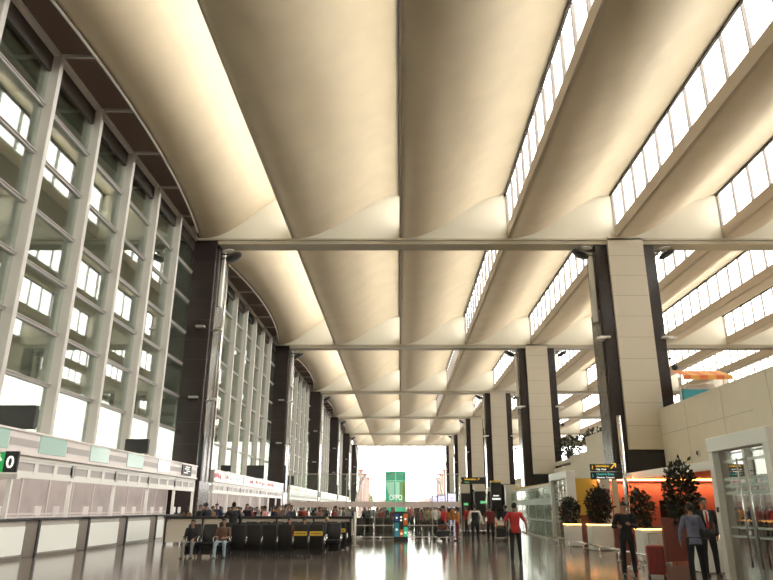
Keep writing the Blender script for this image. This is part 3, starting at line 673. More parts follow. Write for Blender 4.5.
# colourful kiosk
e = empty('poster_kiosk', (.05, 35.9, 0), label='small kiosk with blue and orange picture tiles in front of the glass partition', cat='kiosk')
m = MB(); m.bev(-.36, .36, -.05, .3, .05, 1.42, .02); m.build('cabinet', 'charcoal', e)
m = MB(); m.bev(-.38, .38, -.08, .33, 0, .06, .01); m.build('base', 'black', e)
tl = [(-.33, -.12, .95, 1.3, 'blue_tile'), (-.1, .1, .85, 1.3, 'charcoal'), (.12, .34, .75, 1.32, 'orange_tile'), (-.33, -.1, .2, .88, 'cyan_tile'), (-.08, .12, .2, .55, 'orange_tile'), (.14, .34, .2, .68, 'banner_green')]
for a, b, c, d, mm in tl: m = MB(); m.bev(a, b, -.07, -.05, c, d, .005); m.build('picture_tile', mm, e)
m = MB()
for x, z in ((-.22, 1.12), (0, 1.15), (0, 1.0), (.23, 1.05), (-.22, .55), (.23, .4), (.02, .35)): m.ball((x, -.072, z), (.05, .006, .05))
m.build('picture_motif', 'sign_white', e, smooth=True)
# distant kiosks
def kiosk(x0, x1, y, ztop, zc, label):
    e = empty('display_kiosk', ((x0+x1)/2, y, 0), label=label, cat='kiosk', group='black display kiosks at the far right'); o = e.location
    m = MB(o); m.bev(x0, x1, y, y+.6, 0, zc, .02); m.build('cabinet', 'black', e)
    m = MB(o); m.bev(x0+.05, x1-.05, y-.02, y+.5, zc, ztop, .02); m.build('header', 'cream_panel', e)
    m = MB(o); m.box(x0+(x1-x0)*.35, x1-(x1-x0)*.25, y-.02, y, zc-.95, zc-.75); m.build('lit_label', 'sign_green', e)
    m = MB(o); m.box(x0+.05, x1-.05, y-.02, y, .0, 1.0); m.build('shelf', 'outdoor_building', e)
kiosk(4.95, 5.85, 57, 3.55, 2.75, 'black display kiosk with cream header, left of the pair under the far sign')
kiosk(6.1, 7.45, 56.5, 3.25, 2.9, 'black display kiosk with cream header, right of the pair under the far sign')
e = empty('flight_display', (8.6, 62, 0), label='black information display cabinet left of the green glass screen', cat='display'); m = MB(); m.bev(-.4, .55, 0, .4, 1.5, 3.8, .02); m.build('casing', 'black', e)
m = MB(); m.box(-.3, .45, -.02, 0, 2.3, 2.45); m.box(-.2, .3, -.02, 0, 2.6, 2.7); m.build('text_lines', 'sign_white', e); m = MB(); m.box(-.4, .55, -.02, .4, 3.82, 3.95); m.build('header', 'yellow_card', e); m = MB(); m.box(-.05, .1, .1, .25, 0, 1.5); m.build('stand', 'charcoal', e)
# lilac screens outside far right and pylons
for k, (px, y) in enumerate(((434, 190), (441.5, 175), (452, 150))):
    x = (px-400)/690*y; e = empty('lilac_screen', (x, y, 0), label='%s of the three pale lilac light boxes near the bright end opening' % ['leftmost', 'middle', 'rightmost'][k], cat='light box', group='lilac light boxes')
    m = MB(); m.bev(-1.0, 1.0, 0, .4, 1.4, 4.8, .03); m.build('frame', 'charcoal', e); m = MB(); m.box(-.85, .85, -.02, 0, 1.6, 4.6); m.build('screen', 'purple_screen', e); m = MB(); m.box(-.1, .1, .1, .3, 0, 1.4); m.build('stand', 'charcoal', e)
    m = MB()
    for q in range(3): m.box(-.4, .4, -.03, -.02, 3.6-q*.5, 3.7-q*.5)
    m.build('text_lines', 'stripe_grey', e)
# end wall glazing and struts
wn += 1; ge = MB(); ge.box(-13, 38, YE+2.6, YE+2.64, 0, 23); oe = struct('window_%d' % wn, ge, 'glass_end')
m = MB()
for k in range(14): x = -13+k*4; m.box(x-.06, x+.06, YE+2.5, YE+2.7, 0, 20)
m.box(-13, 38, YE+2.5, YE+2.7, 17.3, 17.6); m.build('window_frame', 'cream_light', oe)
for s_, lab in ((-1, 'left'), (1, 'right')):
    e = empty('tree_strut', (s_*13, YE-1, 0), label='branching slender steel struts at the %s of the bright end opening' % lab, cat='strut'); o = e.location
    for tx, ty in ((-.5, -1), (3.2, -1), (5.5, -2), (7.5, -1)):
        m = MB(o); m.tube((s_*11.8, YE-1, 7.5), (s_*(12.5-tx), YE+ty, ZB), .13); m.build('branch', 'steel', e)
    m = MB(o); m.tube((s_*13.6, YE-1, 0), (s_*11.6, YE-1, 8.2), .22); m.build('trunk', 'steel', e)
    for k in range(3):
        y = YE+22+k*16; x = s_*(13.8-.4*k)+1; e = empty('outdoor_pylon', (x, y, 0), label='dark reddish pylon outside the %s of the end opening, %s' % (lab, ORD[k]), cat='pylon', group='dark pylons outside'); m = MB(); m.bev(-.7, .7, -.7, .7, -.3, 13-.6*k, .1); m.build('shaft', 'outdoor_brown', e); m = MB(); m.bev(-1.0, 1.0, -1.0, 1.0, 13-.6*k, 13.6-.6*k, .1); m.build('cap', 'red_case', e)
rnd = random.Random(4)
for k in range(12):
    x = -42+k*9+rnd.uniform(-.5, .5); e = empty('distant_tree' if k < 4 else 'distant_building', (x, 285+rnd.uniform(-3, 3), -.3), label=('dusty green tree far outside the end opening, %s from the left' if k < 4 else 'low reddish building far outside the end opening, %s from the left') % ORD1[k if k < 4 else k-4], cat='tree' if k < 4 else 'building')
    if k < 4: stems(e, (0, 0), (0, 0, 5), (3, 2, 2), 6, k, 0); foliage('crown', e, (0, 0, 5.0), (3.0, 2.4, 2.8), 500, ['outdoor_tree'], 1.1, k)
    else: m = MB(); m.bev(-4.0, 4.0, 0, 4, 0, 5+rnd.uniform(-.5, 1.2), .1); m.build('block', 'outdoor_building', e); m = MB(); q = 4.4; [m.box(-2.2+j*1.2, -1.5+j*1.2, -.03, 0, 1.5, 3) for j in range(4)]; m.build('opening', 'outdoor_brown', e)

# ================================================================ CHAIRS
def make_chair(card=None):
    e = empty('waiting_chair')
    m = MB(); m.bev(-.25, .25, -.22, .26, .42, .49, .02); m.build('seat', 'black', e)
    bm = MB(); bm.loft([((0, -.20, .26), .225, .03, Vector((1, 0, 0)), Vector((0, 1, 0))), ((0, -.26, .75), .245, .035, Vector((1, 0, 0)), Vector((0, 1, 0))), ((0, -.32, 1.03), .24, .03, Vector((1, 0, 0)), Vector((0, 1, 0))), ((0, -.33, 1.07), .21, .02, Vector((1, 0, 0)), Vector((0, 1, 0)))]); bm.build('backrest', 'black', e, smooth=True)
    for s_ in (-1, 1):
        m = MB(); x = s_*.27; m.path([(x, -.2, .44), (x, -.22, .60), (x, -.12, .67), (x, .15, .67), (x, .22, .60), (x, .2, .44)], .018, n=7); m.build('armrest', 'chrome', e, smooth=True)
    for s_ in (-1, 1): m = MB(); m.path([(s_*.20, 0, .42), (s_*.22, -.22, .02)], .022, n=7); m.path([(s_*.20, 0, .42), (s_*.22, .22, .02)], .022, n=7); m.build('leg', 'charcoal', e, smooth=True)
    m = MB(); m.bev(-.26, .26, -.06, .06, .30, .40, .01); m.bev(-.25, .25, -.16, -.13, .08, .30, .01); m.build('under_beam', 'black', e)
    if card: m = MB(); m.bev(-.22, .22, -.335, -.305, .70, .84, .005); q = m.build('advert_card', 'yellow_card', e); m = MB(); [m.box(-.17+k*.07, -.13+k*.07, -.34, -.335, .745, .795) for k in range(5)]; m.build('card_print', 'ink', q)
    return e
plain = make_chair(); carded = make_chair(True)
used = set()
def chair(x, y, rz, lab, card=False, grp='black waiting chairs'):
    src = carded if card else plain; key = 'c' if card else 'p'
    if key not in used:
        used.add(key); src.location = (x, y, 0); src.rotation_euler = (0, 0, rz); return tag(src, lab, 'chair', grp)
    return copy_tree(src, None, (x, y, 0), rz, label=lab, cat='chair', group=grp)
for k in range(9):
    x = -7.15+k*.535; flip = k < 3
    chair(x, 24.3 if not flip else 24.1, math.pi if flip else 0, 'black chair in the front seating row, %s from the left%s' % (ORD1[k], ', yellow card on its back' if k >= 7 else ''), card=k >= 7)
for r, (n, x1, y) in enumerate(((8, -2.45, 26.0), (9, -2.35, 27.6), (8, -2.25, 29.3))):
    for k in range(n): chair(x1-k*.56, y, 0 if r != 0 else math.pi, 'black chair in the %s seating row from the front, %s from its right end' % (ORD[r+1], ORD1[k]), card=(r == 1 and k == 0))
for k in range(5): chair(-2.9+k*.56, 40.5, 0, 'black chair behind the glass partition, %s from the left' % ORD1[k])

# ================================================================ PEOPLE
def cloth(name, col): return mat('cloth_'+name, col, .85, noise=.15, nscale=20)
for n_, c_ in dict(red=(.50, .035, .035), black=(.022, .022, .026), white=(.72, .70, .66), navy=(.03, .04, .09), maroon=(.20, .03, .03), bluegrey=(.17, .18, .27), grey=(.22, .21, .20), tan=(.42, .30, .18),
    orange=(.60, .20, .04), jeans=(.10, .15, .24), palejean=(.35, .45, .52), darktrouser=(.025, .024, .026), purple=(.28, .08, .30), pinkc=(.62, .28, .28), brownc=(.16, .09, .06), teal=(.07, .25, .26), lilac=(.50, .45, .58)).items(): cloth(n_, c_)
mat('skin', (.30, .16, .10), .55); mat('skin_light', (.45, .27, .18), .55); mat('hair', (.015, .012, .011), .5); mat('shoe', (.02, .018, .017), .4); mat('eye', (.6, .58, .55), .3); mat('lip', (.25, .08, .07), .5)
def remesh(mb, name, mats, voxel, it=3):
    me = mb.mesh(name, mats); o = bpy.data.objects.new(name, me); COL.objects.link(o)
    r = o.modifiers.new('r', 'REMESH'); r.mode = 'VOXEL'; r.voxel_size = voxel
    s_ = o.modifiers.new('s', 'SMOOTH'); s_.iterations = it; s_.factor = .5
    dg = bpy.context.evaluated_depsgraph_get(); dg.update(); out = bpy.data.meshes.new_from_object(o.evaluated_get(dg))
    bpy.data.objects.remove(o); bpy.data.meshes.remove(me)
    out.polygons.foreach_set('use_smooth', [True]*len(out.polygons)); out.materials.clear(); out.materials.append(MT[mats]); return out
def chain(m, pts):
    for (p, r), (q, s_) in zip(pts, pts[1:]): m.tube(p, q, r, s_, n=12)
    for p, r in pts: m.ball(p, (r, r, r))
V = Vector
ST = dict(ua=(.22, 0, -1), fa=(.05, .15, -1)); 
def figure(name, label, loc, rz, H=1.72, cat='person', group=None, top='red', low='darktrouser', sleeve='long', pose='stand', L=None, R=None, lean=0., fem=False, hair='short', skin='skin', vox=.010, headturn=0., headtilt=0., legs=None, vest=None, dress=False, shoes='shoe', tie=False, hood=False, curl=.5, hairm='hair', place=True):
    k = H/1.75; e = empty(name, loc, rz, label, cat, group)
    tw = .90 if fem else 1.
    th, sh_ = .435, .43
    legs = legs or ((.05, .03), (.05, -.05))           # forward component of thigh / shin for R,L
    def leg(s_, f):
        if pose == 'sit':
            hip = V((s_*.095, 0, 0)); d1 = V((s_*.14, 1, .02)).normalized(); d2 = V((0, f[1], -1)).normalized()
        else: hip = V((s_*.09, 0, 0)); d1 = V((s_*.07, f[0], -1)).normalized(); d2 = V((s_*.03, f[1], -1)).normalized()
        kn = hip+d1*th; an = kn+d2*sh_; return hip, kn, an
    LG = [leg(1, legs[0]), leg(-1, legs[1])]
    low_z = min(l[2].z for l in LG); pz = .085-low_z if pose != 'sit' else .56
    if pose == 'sit': pz = .58
    P0 = V((0, 0, pz)); LG = [[p+P0 for p in l] for l in LG]
    ax = V((0, math.sin(lean), math.cos(lean))); fy = V((0, math.cos(lean), -math.sin(lean))); X = V((1, 0, 0))
    def tp(h_, y=0, x=0): return P0+ax*h_+fy*y+X*x
    shw = .185*tw
    Ls = dict(ST); Ls.update(L or {}); Rs = dict(ST); Rs.update(R or {})
    def arm(s_, d):
        sp = tp(.475, 0, s_*shw); u = V((d['ua'][0]*s_, d['ua'][1], d['ua'][2])).normalized(); f = V((d['fa'][0]*s_, d['fa'][1], d['fa'][2])).normalized()
        el = sp+u*.29; wr = el+f*.255; return sp, el, wr, f
    AR = [arm(1, Rs), arm(-1, Ls)]
    # --- body
    b = MB(); rg = [(-.06, .13, .10), (.0, .160*(1.03 if fem else 1), .112), (.12, .135*tw, .095), (.27, .155*tw, .108), (.40, .168*tw, .108), (.47, .14*tw, .085), (.515, .075, .062)]
    b.loft([(tp(h_, 0), rx, ry, X, fy) for h_, rx, ry in rg]); chain(b, [(tp(.49), .058), (tp(.60, .015), .052)])
    for sp, el, wr, f in AR: chain(b, [(tp(.475, 0, 0), .05), (sp, .052), (sp.lerp(el, .4), .045), (el, .037), (el.lerp(wr, .3), .038), (wr, .025)])
    for hp, kn, an in LG:
        fwd = V((0, 1, 0)); chain(b, [(hp, .085), (hp.lerp(kn, .4), .07), (kn, .05), (kn.lerp(an, .3), .052), (an, .034)]); chain(b, [(an+V((0, -.03, -.045)), .032), (an+V((0, .12, -.055)), .026), (an+V((0, .17, -.06)), .02)])
    hc = tp(.70, .03); HR = Matrix.Rotation(headturn, 3, 'Z')@Matrix.Rotation(-headtilt, 3, 'X')
    def hp_(x, y, z): return hc+HR@V((x, y, z))
    b.ball(hp_(0, -.01, .02), (.076, .095, .098), R=HR, seg=20, rings=14); b.ball(hp_(0, .022, -.045), (.055, .062, .065), R=HR, seg=16, rings=10); b.ball(hp_(0, .055, -.09), (.026, .024, .02), R=HR)
    b.tube(hp_(0, .080, .018), hp_(0, .104, -.026), .009, .015); b.ball(hp_(0, .102, -.026), (.016, .014, .012)); b.ball(hp_(0, .078, .038), (.05, .014, .012), R=HR)
    for s_ in (-1, 1): b.ball(hp_(s_*.078, -.012, -.008), (.010, .018, .030), R=HR); b.ball(hp_(s_*.04, .06, -.02), (.022, .02, .02))
    b.ball(hp_(0, .082, -.056), (.024, .012, .010), R=HR)
    for i, (sp, el, wr, f) in enumerate(AR):
        s_ = 1 if i == 0 else -1; nrm = V((-s_, 0, 0)); nrm = (nrm-f*nrm.dot(f)); nrm = nrm.normalized() if nrm.length > .2 else V((0, 0, -1)); wv_ = f.cross(nrm).normalized()
        if wv_.y < 0 and abs(f.z) > .5: wv_ = -wv_
        if abs(f.z) <= .5 and wv_.z < 0: wv_ = -wv_
        R3 = Matrix((wv_, nrm, f)).transposed(); pc = wr+f*.05; b.ball(pc, (.040, .017, .052), R=R3); b.tube(wr, pc, .025, .028)
        for j, (o_, ln) in enumerate(((.028, .072), (.010, .080), (-.010, .074), (-.027, .058))):
            r0 = wr+f*.088+wv_*o_; d1 = (f+nrm*curl*.5).normalized(); d2 = (f+nrm*curl*1.6).normalized(); p1 = r0+d1*ln*.5; chain(b, [(r0-f*.02, .0095), (p1, .0085), (p1+d2*ln*.5, .007)])
        t0 = wr+f*.03+wv_*.03; t1 = t0+(f*.6+wv_*.7+nrm*.3).normalized()*.04; chain(b, [(t0, .012), (t1, .010), (t1+(f+nrm*.4).normalized()*.03, .008)])
    parts = []
    def put(nm, me, par=None): o = bpy.data.objects.new(nm, me); COL.objects.link(o); o.parent = par or e; o.scale = (k, k, k) if par is None else (1, 1, 1); parts.append(o); return o
    body = put('body', remesh(b, 'body', skin, vox*.8, 2))
    m = MB(); [m.ball(hp_(s_*.030, .078, .018), (.012, .008, .007), R=HR) for s_ in (-1, 1)]; put('eyes', m.mesh('eyes', 'eye', True))
    m = MB(); [m.ball(hp_(s_*.030, .0845, .018), (.005, .004, .005)) for s_ in (-1, 1)]; [m.ball(hp_(s_*.031, .088, .037), (.018, .006, .004), R=HR) for s_ in (-1, 1)]; put('pupils', m.mesh('pupils', 'hair', True))
    m = MB(); m.ball(hp_(0, .090, -.056), (.022, .007, .006), R=HR); put('lips', m.mesh('lips', 'lip', True))
    # --- hair
    hm = MB(); hm.ball(hp_(0, -.022, .034), (.084, .100, .098), R=HR, seg=20, rings=14); hm.ball(hp_(0, .03, .085), (.062, .055, .034), R=HR)
    if hair == 'long': chain(hm, [(hp_(0, -.06, .0), .075), (hp_(0, -.09, -.12), .07), (hp_(0, -.10, -.25), .05)])
    if hair == 'bun': hm.ball(hp_(0, -.12, .02), (.05, .045, .05))
    if hair == 'scarf': hm.ball(hp_(0, -.03, -.02), (.098, .108, .14), R=HR); chain(hm, [(hp_(0, -.05, -.1), .09), (tp(.47, -.02), .13)])
    if hair == 'cap': chain(hm, [(hp_(0, .06, .06), .055), (hp_(0, .13, .055), .03)])
    hme = remesh(hm, 'hair', hairm, vox, 2); put('headscarf' if hair == 'scarf' else 'hair' if hair != 'cap' else 'cap', hme)
    # --- top
    t = MB(); g_ = .014; loose = 1.06
    tr = [(-.10, .158*loose, .118), (.0, .160*loose, .122), (.12, .142*tw, .108), (.27, .162*tw, .120), (.40, .175*tw, .120), (.47, .150*tw, .098), (.515, .085, .072)]
    if fem: tr[3] = (.27, .155*tw, .128)
    if dress: tr = [(-.62, .24, .20), (-.35, .21, .165)]+tr
    t.loft([(tp(h_, 0) if h_ > -.2 else P0+V((0, 0, h_)), rx, ry, X, fy) for h_, rx, ry in tr])
    for sp, el, wr, f in AR:
        c_ = [(tp(.47, 0, 0), .062), (sp+V((0, 0, -.005)), .066), (sp.lerp(el, .45), .060)]
        if sleeve == 'long': c_ += [(el, .052), (el.lerp(wr, .5), .047), (wr-f*.0, .037)]
        elif sleeve == 'short': c_ += [(sp.lerp(el, .78), .056)]
        chain(t, c_)
    top_o = put('dress' if dress else 'jacket' if vest == 'suit' else 'shirt', remesh(t, 'shirt', 'cloth_'+top, vox*1.3, 3))
    if vest and vest != 'suit':
        v = MB(); v.loft([(tp(h_, 0), rx*1.07, ry*1.08, X, fy) for h_, rx, ry in tr[:-1]]); chain(v, [(tp(.44, 0, -shw*.75), .06), (tp(.44, 0, shw*.75), .06)]); put('vest', remesh(v, 'vest', 'cloth_'+vest, vox*1.3, 2))
    if vest == 'suit':
        v = MB(); A_ = [tp(.49, .085, -.055), tp(.49, .085, .055), tp(.12, .125, .0)]; v.add([p+fy*.012 for p in A_]+[p+fy*.05-fy*.05 for p in A_], [(0, 1, 2), (5, 4, 3), (0, 3, 4, 1), (1, 4, 5, 2), (2, 5, 3, 0)]); v.ball(tp(.50, .02), (.062, .068, .03)); v.loft([(tp(.16, .118), .012, .012, X, fy), (tp(.34, .122), .055, .014, X, fy), (tp(.47, .098), .062, .014, X, fy), (tp(.51, .07), .05, .012, X, fy)]); put('shirt', remesh(v, 'shirtfront', 'cloth_white', vox*.8, 1))
    if tie:
        v = MB(); v.loft([(tp(.10, .134), .016, .006, X, fy), (tp(.17, .138), .03, .008, X, fy), (tp(.40, .136), .02, .008, X, fy), (tp(.49, .112), .016, .008, X, fy), (tp(.505, .105), .022, .012, X, fy)]); put('tie', v.mesh('tie', 'cloth_red', True))
    if hood:
        v = MB(); chain(v, [(tp(.50, -.06, -.10), .05), (tp(.46, -.12, 0), .07), (tp(.50, -.06, .10), .05)]); v.ball(tp(.42, -.13), (.09, .05, .10)); put('hood', remesh(v, 'hood', 'cloth_'+top, vox*1.2, 2))
    # --- trousers and shoes
    q = MB()
    if pose != 'sit': q.loft([(P0+V((0, 0, h_)), rx, ry, X, V((0, 1, 0))) for h_, rx, ry in ((-.12, .155, .115), (-.02, .165, .12), (.07, .155, .113))])
    else: q.ball(P0+V((0, .0, .0)), (.17, .14, .12))
    for hp, kn, an in LG: chain(q, [(hp+V((0, 0, -.02)), .100), (hp.lerp(kn, .45), .086), (kn, .068), (kn.lerp(an, .4), .064), (an+V((0, 0, .01)), .054), (an+V((0, .0, -.03)), .050)])
    if not (dress and pose != 'sit' and False): put('trousers', remesh(q, 'trousers', 'cloth_'+low, vox*1.3, 2))
    for hp, kn, an in LG:
        s2 = MB(); chain(s2, [(an+V((0, -.035, -.042)), .042), (an+V((0, .07, -.047)), .040), (an+V((0, .165, -.055)), .034)]); s2.box(an.x-.036, an.x+.036, an.y-.07, an.y+.19, an.z-.085, an.z-.05); put('shoe', remesh(s2, 'shoe', shoes, vox, 2))
    e['_anchor'] = [x*k for x in AR[0][2]]
    return e
HIPS = dict(ua=(.75, -.25, -1), fa=(-.9, .45, -.55))
figure('person', 'man in red short-sleeved shirt and black trousers standing with his back turned', (3.65, 22.15, 0), math.radians(-4), 1.75, top='red', sleeve='short', L=dict(ua=(.6, -.2, -1), fa=(-.4, .5, -1)), R=dict(ua=(.62, .0, -1), fa=(.1, .1, -1)), legs=((.10, .0), (-.04, -.06)), vox=.009)
figure('person', 'man in black vest over white sleeves walking away in mid hall', (3.46, 32.1, 0), 0, 1.76, top='white', vest='black', sleeve='long', L=dict(ua=(.35, -.1, -1), fa=(.1, .1, -1)), R=dict(ua=(.4, -.1, -1), fa=(.35, .1, -1)), legs=((.12, -.02), (-.08, -.15)), hair='cap')
figure('person', 'person in maroon top standing beside a loaded luggage trolley', (4.65, 35.9, 0), math.radians(10), 1.72, top='maroon', sleeve='short', L=dict(ua=(.3, .3, -1), fa=(-.1, .7, -.5)))
figure('person', 'person in navy clothes standing right of the maroon-topped person', (5.45, 35.8, 0), math.radians(60), 1.72, top='navy', low='navy', R=dict(ua=(.3, .3, -1), fa=(-.1, .7, -.5)))
figure('person', 'person in orange and red outfit pushing a luggage trolley', (2.95, 35.9, 0), math.radians(75), 1.64, top='orange', low='maroon', fem=True, hair='bun', L=dict(ua=(.1, .5, -1), fa=(0, 1, -.15)), R=dict(ua=(.1, .5, -1), fa=(0, 1, -.15)))
figure('person', 'man dressed in black looking down at a phone beside a red suitcase', (5.72, 17.7, 0), math.radians(165), 1.74, top='black', low='darktrouser', L=dict(ua=(.2, .25, -1), fa=(-.55, .8, .25)), R=dict(ua=(.45, .05, -1), fa=(-.45, 1, .0)), headtilt=.45, legs=((.06, .0), (-.02, -.06)), vox=.008)
ph = empty('mobile_phone', (5.80, 17.26, 1.30), math.radians(165), label='dark mobile phone held by the man in black', cat='phone'); m = MB(); m.bev(-.035, .035, -.006, .006, -.07, .07, .004); m.build('casing', 'black_gloss', ph); m = MB(); m.box(-.03, .03, -.008, -.006, -.055, .06); m.build('screen', 'charcoal', ph)
figure('person', 'person in blue-grey hooded jacket seen from behind near the right edge', (6.60, 15.75, 0), math.radians(-8), 1.70, top='bluegrey', low='black', fem=True, hair='short', L=dict(ua=(.4, .1, -1), fa=(.0, .3, -1)), R=dict(ua=(.35, .2, -1), fa=(-.5, .5, -.8)), lean=.06, vox=.008, hood=True)
figure('person', 'man in black suit with white shirt and red tie facing the camera', (7.72, 17.6, 0), math.radians(172), 1.84, top='black', low='darktrouser', vest='suit', tie=True, L=dict(ua=(.25, .0, -1), fa=(-.2, .3, -1)), R=dict(ua=(.28, .0, -1), fa=(-.1, .25, -1)), vox=.008)
# shoulder bag of the person in blue-grey
bg_ = empty('shoulder_bag', (6.85, 16.0, 1.0), label='black bag hanging at the back of the person in blue-grey', cat='bag'); m = MB(); m.bev(-.12, .12, -.25, -.16, -.06, .16, .03); m.build('bag_body', 'charcoal', bg_); m = MB(); m.path([(-.30, -.15, .46), (-.1, -.20, .28), (.05, -.2, .18)], .015); m.build('strap', 'black', bg_)
sc = empty('suitcase', (6.24, 17.3, 0), math.radians(-12), label='upright dark red suitcase beside the man with the phone', cat='suitcase')
m = MB(); m.bev(-.21, .21, -.14, .14, .07, .74, .05); m.build('shell', 'red_case', sc)
for x in (-.13, 0, .13): m = MB(); m.bev(x-.02, x+.02, -.155, -.13, .12, .70, .01); m.build('rib', 'maroon', sc)
m = MB(); m.path([(-.10, .05, .72), (-.10, .05, 1.0), (.10, .05, 1.0), (.10, .05, .72)], .012); m.build('handle', 'steel', sc)
for x in (-.18, .18):
    for y in (-.09, .09): m = MB(); m.tube((x-.015, y, .035), (x+.015, y, .035), .035, n=14); m.tube((x, y, .035), (x, y, .08), .012); m.build('wheel', 'black', sc)
# seated people
SIT = dict(ua=(.15, .35, -1), fa=(-.2, 1, -.25))
figure('person', 'man in dark shirt and pale jeans seated facing the camera, left of the seats', (-6.08, 24.12, -.10), math.radians(180), 1.70, pose='sit', top='brownc', low='palejean', sleeve='short', L=dict(ua=(.2, .2, -1), fa=(-.5, 1, -.1)), R=dict(ua=(.2, .2, -1), fa=(-.5, 1, -.1)), legs=((0, .05), (0, -.25)))
figure('person', 'seated person in black at the left end of the front seats', (-7.15, 24.12, -.10), math.radians(180), 1.66, pose='sit', top='black', low='grey', legs=((0, .2), (0, .1)), L=SIT, R=SIT)
figure('person', 'person in dark clothes standing behind the front seats with an arm raised', (-6.45, 26.9, 0), math.radians(20), 1.80, top='black', low='black', L=dict(ua=(.55, .3, -1), fa=(.8, .5, .2)), R=dict(ua=(.35, 0, -1), fa=(0, .2, -1)))
for lab, x, y, tp_, rz in (('seated person in orange-trimmed dark top seen over the front chairs', -4.13, 26.1, 'maroon', 180), ('seated person in blue top seen over the front chairs', -3.57, 26.1, 'navy', 180), ('seated person in grey with tan cap at the right of the seats', -2.9, 27.6, 'grey', 0)):
    figure('person', lab, (x, y, -.10), math.radians(rz), 1.68, pose='sit', top=tp_, low='black', L=SIT, R=SIT, hair='cap' if tp_ == 'grey' else 'short', hairm='cloth_tan' if tp_ == 'grey' else 'hair', vox=.012)
figure('person', 'visitor in purple headscarf behind the parapet at the right edge', (17.9, 31.3, 6.3), math.radians(80), 1.66, top='purple', low='black', hair='scarf', hairm='cloth_purple', fem=True, vox=.012)
# crowd prototypes, copied with their clothes recoloured per object
protos = []
for i, kw in enumerate((dict(), dict(fem=True, hair='long'), dict(legs=((.2, -.05), (-.15, -.25)), L=dict(ua=(.2, .4, -1), fa=(0, .8, -.6))), dict(R=dict(ua=(.3, .3, -1), fa=(-.3, 1, .1)), fem=True, hair='scarf'), dict(L=HIPS, hair='cap'), dict(sleeve='short', lean=.1))):
    p = figure('person', '-', (0, 0, 0), 0, [1.74, 1.60, 1.70, 1.58, 1.76, 1.68][i], vox=.018, top='black', low='darktrouser', **kw); protos.append(p)
usedp = set()
TOPS = ['black', 'black', 'white', 'maroon', 'grey', 'navy', 'red', 'black', 'brownc', 'pinkc', 'tan', 'white', 'lilac', 'teal', 'orange']
rc_ = random.Random(12)
PCH = [children(p) for p in protos]
def crowd(x, y, rz, lab, grp, tops=TOPS, z=0):
    i = rc_.randrange(6); src = protos[i]; t = 'cloth_'+rc_.choice(tops)
    r = src
    if i in usedp:
        r = src.copy(); COL.objects.link(r)
        ks = []
        for c in PCH[i]: d = c.copy(); COL.objects.link(d); d.parent = r; ks.append(d)
    else: usedp.add(i); ks = PCH[i]
    r.location = (x, y, z); r.rotation_euler = (0, 0, rz); tag(r, lab, 'person', grp)
    s_ = rc_.uniform(.95, 1.04); r.scale = (s_, s_, s_)
    for d in ks:
        if d.name.split('.')[0] in ('shirt', 'dress', 'headscarf'):
            d.material_slots[0].link = 'OBJECT'; d.material_slots[0].material = MT[t]
    r['_c'] = {'brownc': 'brown', 'pinkc': 'pink'}.get(t[6:], t[6:]); return r
def spread(n, x0, x1, y0, y1, lab, grp, tops=TOPS, mind=.55):
    pts = []; tries = 0; made = []
    while len(pts) < n and tries < 4000:
        tries += 1; x = rc_.uniform(x0, x1); y = rc_.uniform(y0, y1)
        if any(math.hypot(x-a, y-b) < mind for a, b in pts): continue
        if abs(x+.4) < 1.6 and abs(y-62) < 1.6: continue
        if abs(y-38.5) < .6 or (abs(y-40.5) < 1 and -3.4 < x < 0): continue
        if abs(y-45.5) < 1.0 and x > 3: continue
        pts.append((x, y)); made.append(crowd(x, y, rc_.uniform(0, 6.28), lab, grp, tops))
    for n_, q in enumerate(sorted(made, key=lambda q: q.location.x/q.location.y)): q['label'] = '%s in %s, %s from the left' % (lab, q['_c'], nth(n_))
TEENS = ORD1+['thirteenth', 'fourteenth', 'fifteenth', 'sixteenth', 'seventeenth', 'eighteenth', 'nineteenth', 'twentieth']
def nth(n): return TEENS[n] if n < 20 else ('twenty-' if n < 30 else 'thirty-' if n < 40 else 'forty-' if n < 50 else 'fifty-')+['first', 'second', 'third', 'fourth', 'fifth', 'sixth', 'seventh', 'eighth', 'ninth'][n % 10] if n % 10 < 9 else {29: 'thirtieth', 39: 'fortieth', 49: 'fiftieth'}[n]
DK = ['black', 'black', 'navy', 'grey', 'white', 'black', 'maroon', 'brownc']
spread(34, -6.0, -.4, 43.5, 56, 'traveller crowded left of the green pillar', 'crowd left of the green pillar', DK)
spread(52, 0.8, 4.2, 44, 84, 'traveller crowded right of the green pillar', 'crowd right of the green pillar', ['maroon', 'red', 'pinkc', 'brownc', 'white', 'orange', 'tan', 'grey', 'black'])
spread(40, -10.6, -2.9, 33.6, 43, 'traveller queueing beyond the low divider', 'queue beyond the low divider', DK+['red', 'white', 'pinkc'])
spread(16, -11.6, -6, 46, 72, 'traveller queueing at the farther check-in desks', 'queue at the farther desks', TOPS)
spread(16, -11, 3, 98, 150, 'tiny distant traveller near the bright end of the hall', 'distant travellers', TOPS, 1.2)
for k, y in enumerate((48, 52, 57, 63, 68)): crowd(-13.5, y, -math.pi/2, 'check-in agent behind the second run of desks, %s' % ORD[k], 'check-in agents', ['white', 'red', 'navy'])
crowd(4.1, 42.5, 2, 'person in red top behind the man in the black vest', 'walkers beyond the vest man', ['red']); crowd(2.4, 38.2, 1, 'person in red standing left of the orange outfitted person', 'walkers beyond the vest man', ['red'])
for i, p in enumerate(protos):
    if i not in usedp: 
        for c in PCH[i]: bpy.data.objects.remove(c)
        bpy.data.objects.remove(p)

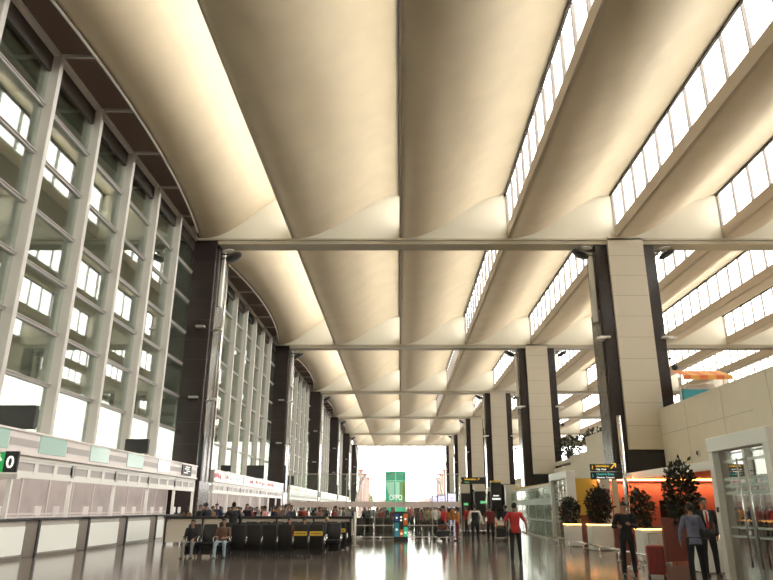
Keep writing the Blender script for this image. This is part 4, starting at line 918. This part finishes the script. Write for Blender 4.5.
# ================================================================ TROLLEYS
def make_trolley(bags=True):
    e = empty('luggage_trolley'); m = MB()
    m.path([(-.25, .55, .16), (-.28, -.3, .2), (.28, -.3, .2), (.25, .55, .16), (-.25, .55, .16)], .018, n=7); [m.tube((-.26, y, .17), (.26, y, .17), .01) for y in (-.1, .1, .3)]; m.build('base_frame', 'chrome', e, smooth=True)
    m = MB(); m.path([(-.27, -.3, .2), (-.27, -.42, 1.02), (.27, -.42, 1.02), (.27, -.3, .2)], .018, n=7); m.build('handle', 'chrome', e, smooth=True)
    m = MB(); m.bev(-.2, .2, -.45, -.40, .78, .95, .01); m.build('advert_plate', 'white_panel', e)
    for x, y in ((-.26, -.25), (.26, -.25), (0, .5)): m = MB(); m.tube((x-.02, y, .07), (x+.02, y, .07), .07, n=16); m.tube((x, y, .07), (x, y, .18), .015); m.build('wheel', 'black', e)
    return e
tr0 = make_trolley(); tr0.location = (2.2, 35.75, 0); tr0.rotation_euler = (0, 0, math.radians(75+180-180)); tag(tr0, 'luggage trolley pushed by the person in orange and red', 'trolley', 'luggage trolleys')
tr0.location = (2.25, 36.0, 0); tr0.rotation_euler = (0, 0, math.radians(85))
copy_tree(tr0, None, (5.05, 35.2, 0), 0, label='luggage trolley between the maroon and navy dressed pair', cat='trolley', group='luggage trolleys')
for k in range(11):
    copy_tree(tr0, None, (3.9+.33*k, 45.5+.1*(k % 2), 0), math.radians(90), label='parked trolley in the row below the far direction sign, %s from the left' % (ORD1+['thirteenth', 'fourteenth'])[k], cat='trolley', group='parked row of trolleys')
def bagbox(x, y, z, a, b, c, mm, lab):
    e = empty('travel_bag', (x, y, z), label=lab, cat='bag', group='bags on trolleys'); m = MB(); m.bev(-a/2, a/2, -b/2, b/2, 0, c, .04); m.build('bag_body', mm, e); m = MB(); m.path([(-a*.2, 0, c-.01), (-a*.2, 0, c+.05), (a*.2, 0, c+.05), (a*.2, 0, c-.01)], .012); m.build('handle', 'black', e)
bagbox(2.25, 36.0, .2, .7, .42, .30, 'charcoal', 'black bag lying on the trolley of the person in orange')
bagbox(2.2, 36.0, .56, .5, .35, .22, 'maroon', 'maroon bag on top of the black bag on that trolley')
bagbox(5.05, 35.3, .2, .45, .5, .45, 'black', 'black case on the trolley between the pair')
bagbox(5.05, 35.3, .71, .4, .4, .25, 'orange_tile', 'small tan bag on top of the black case between the pair')
for o in bpy.data.objects:
    for q in ('_anchor', '_c'):
        if q in o: del o[q]
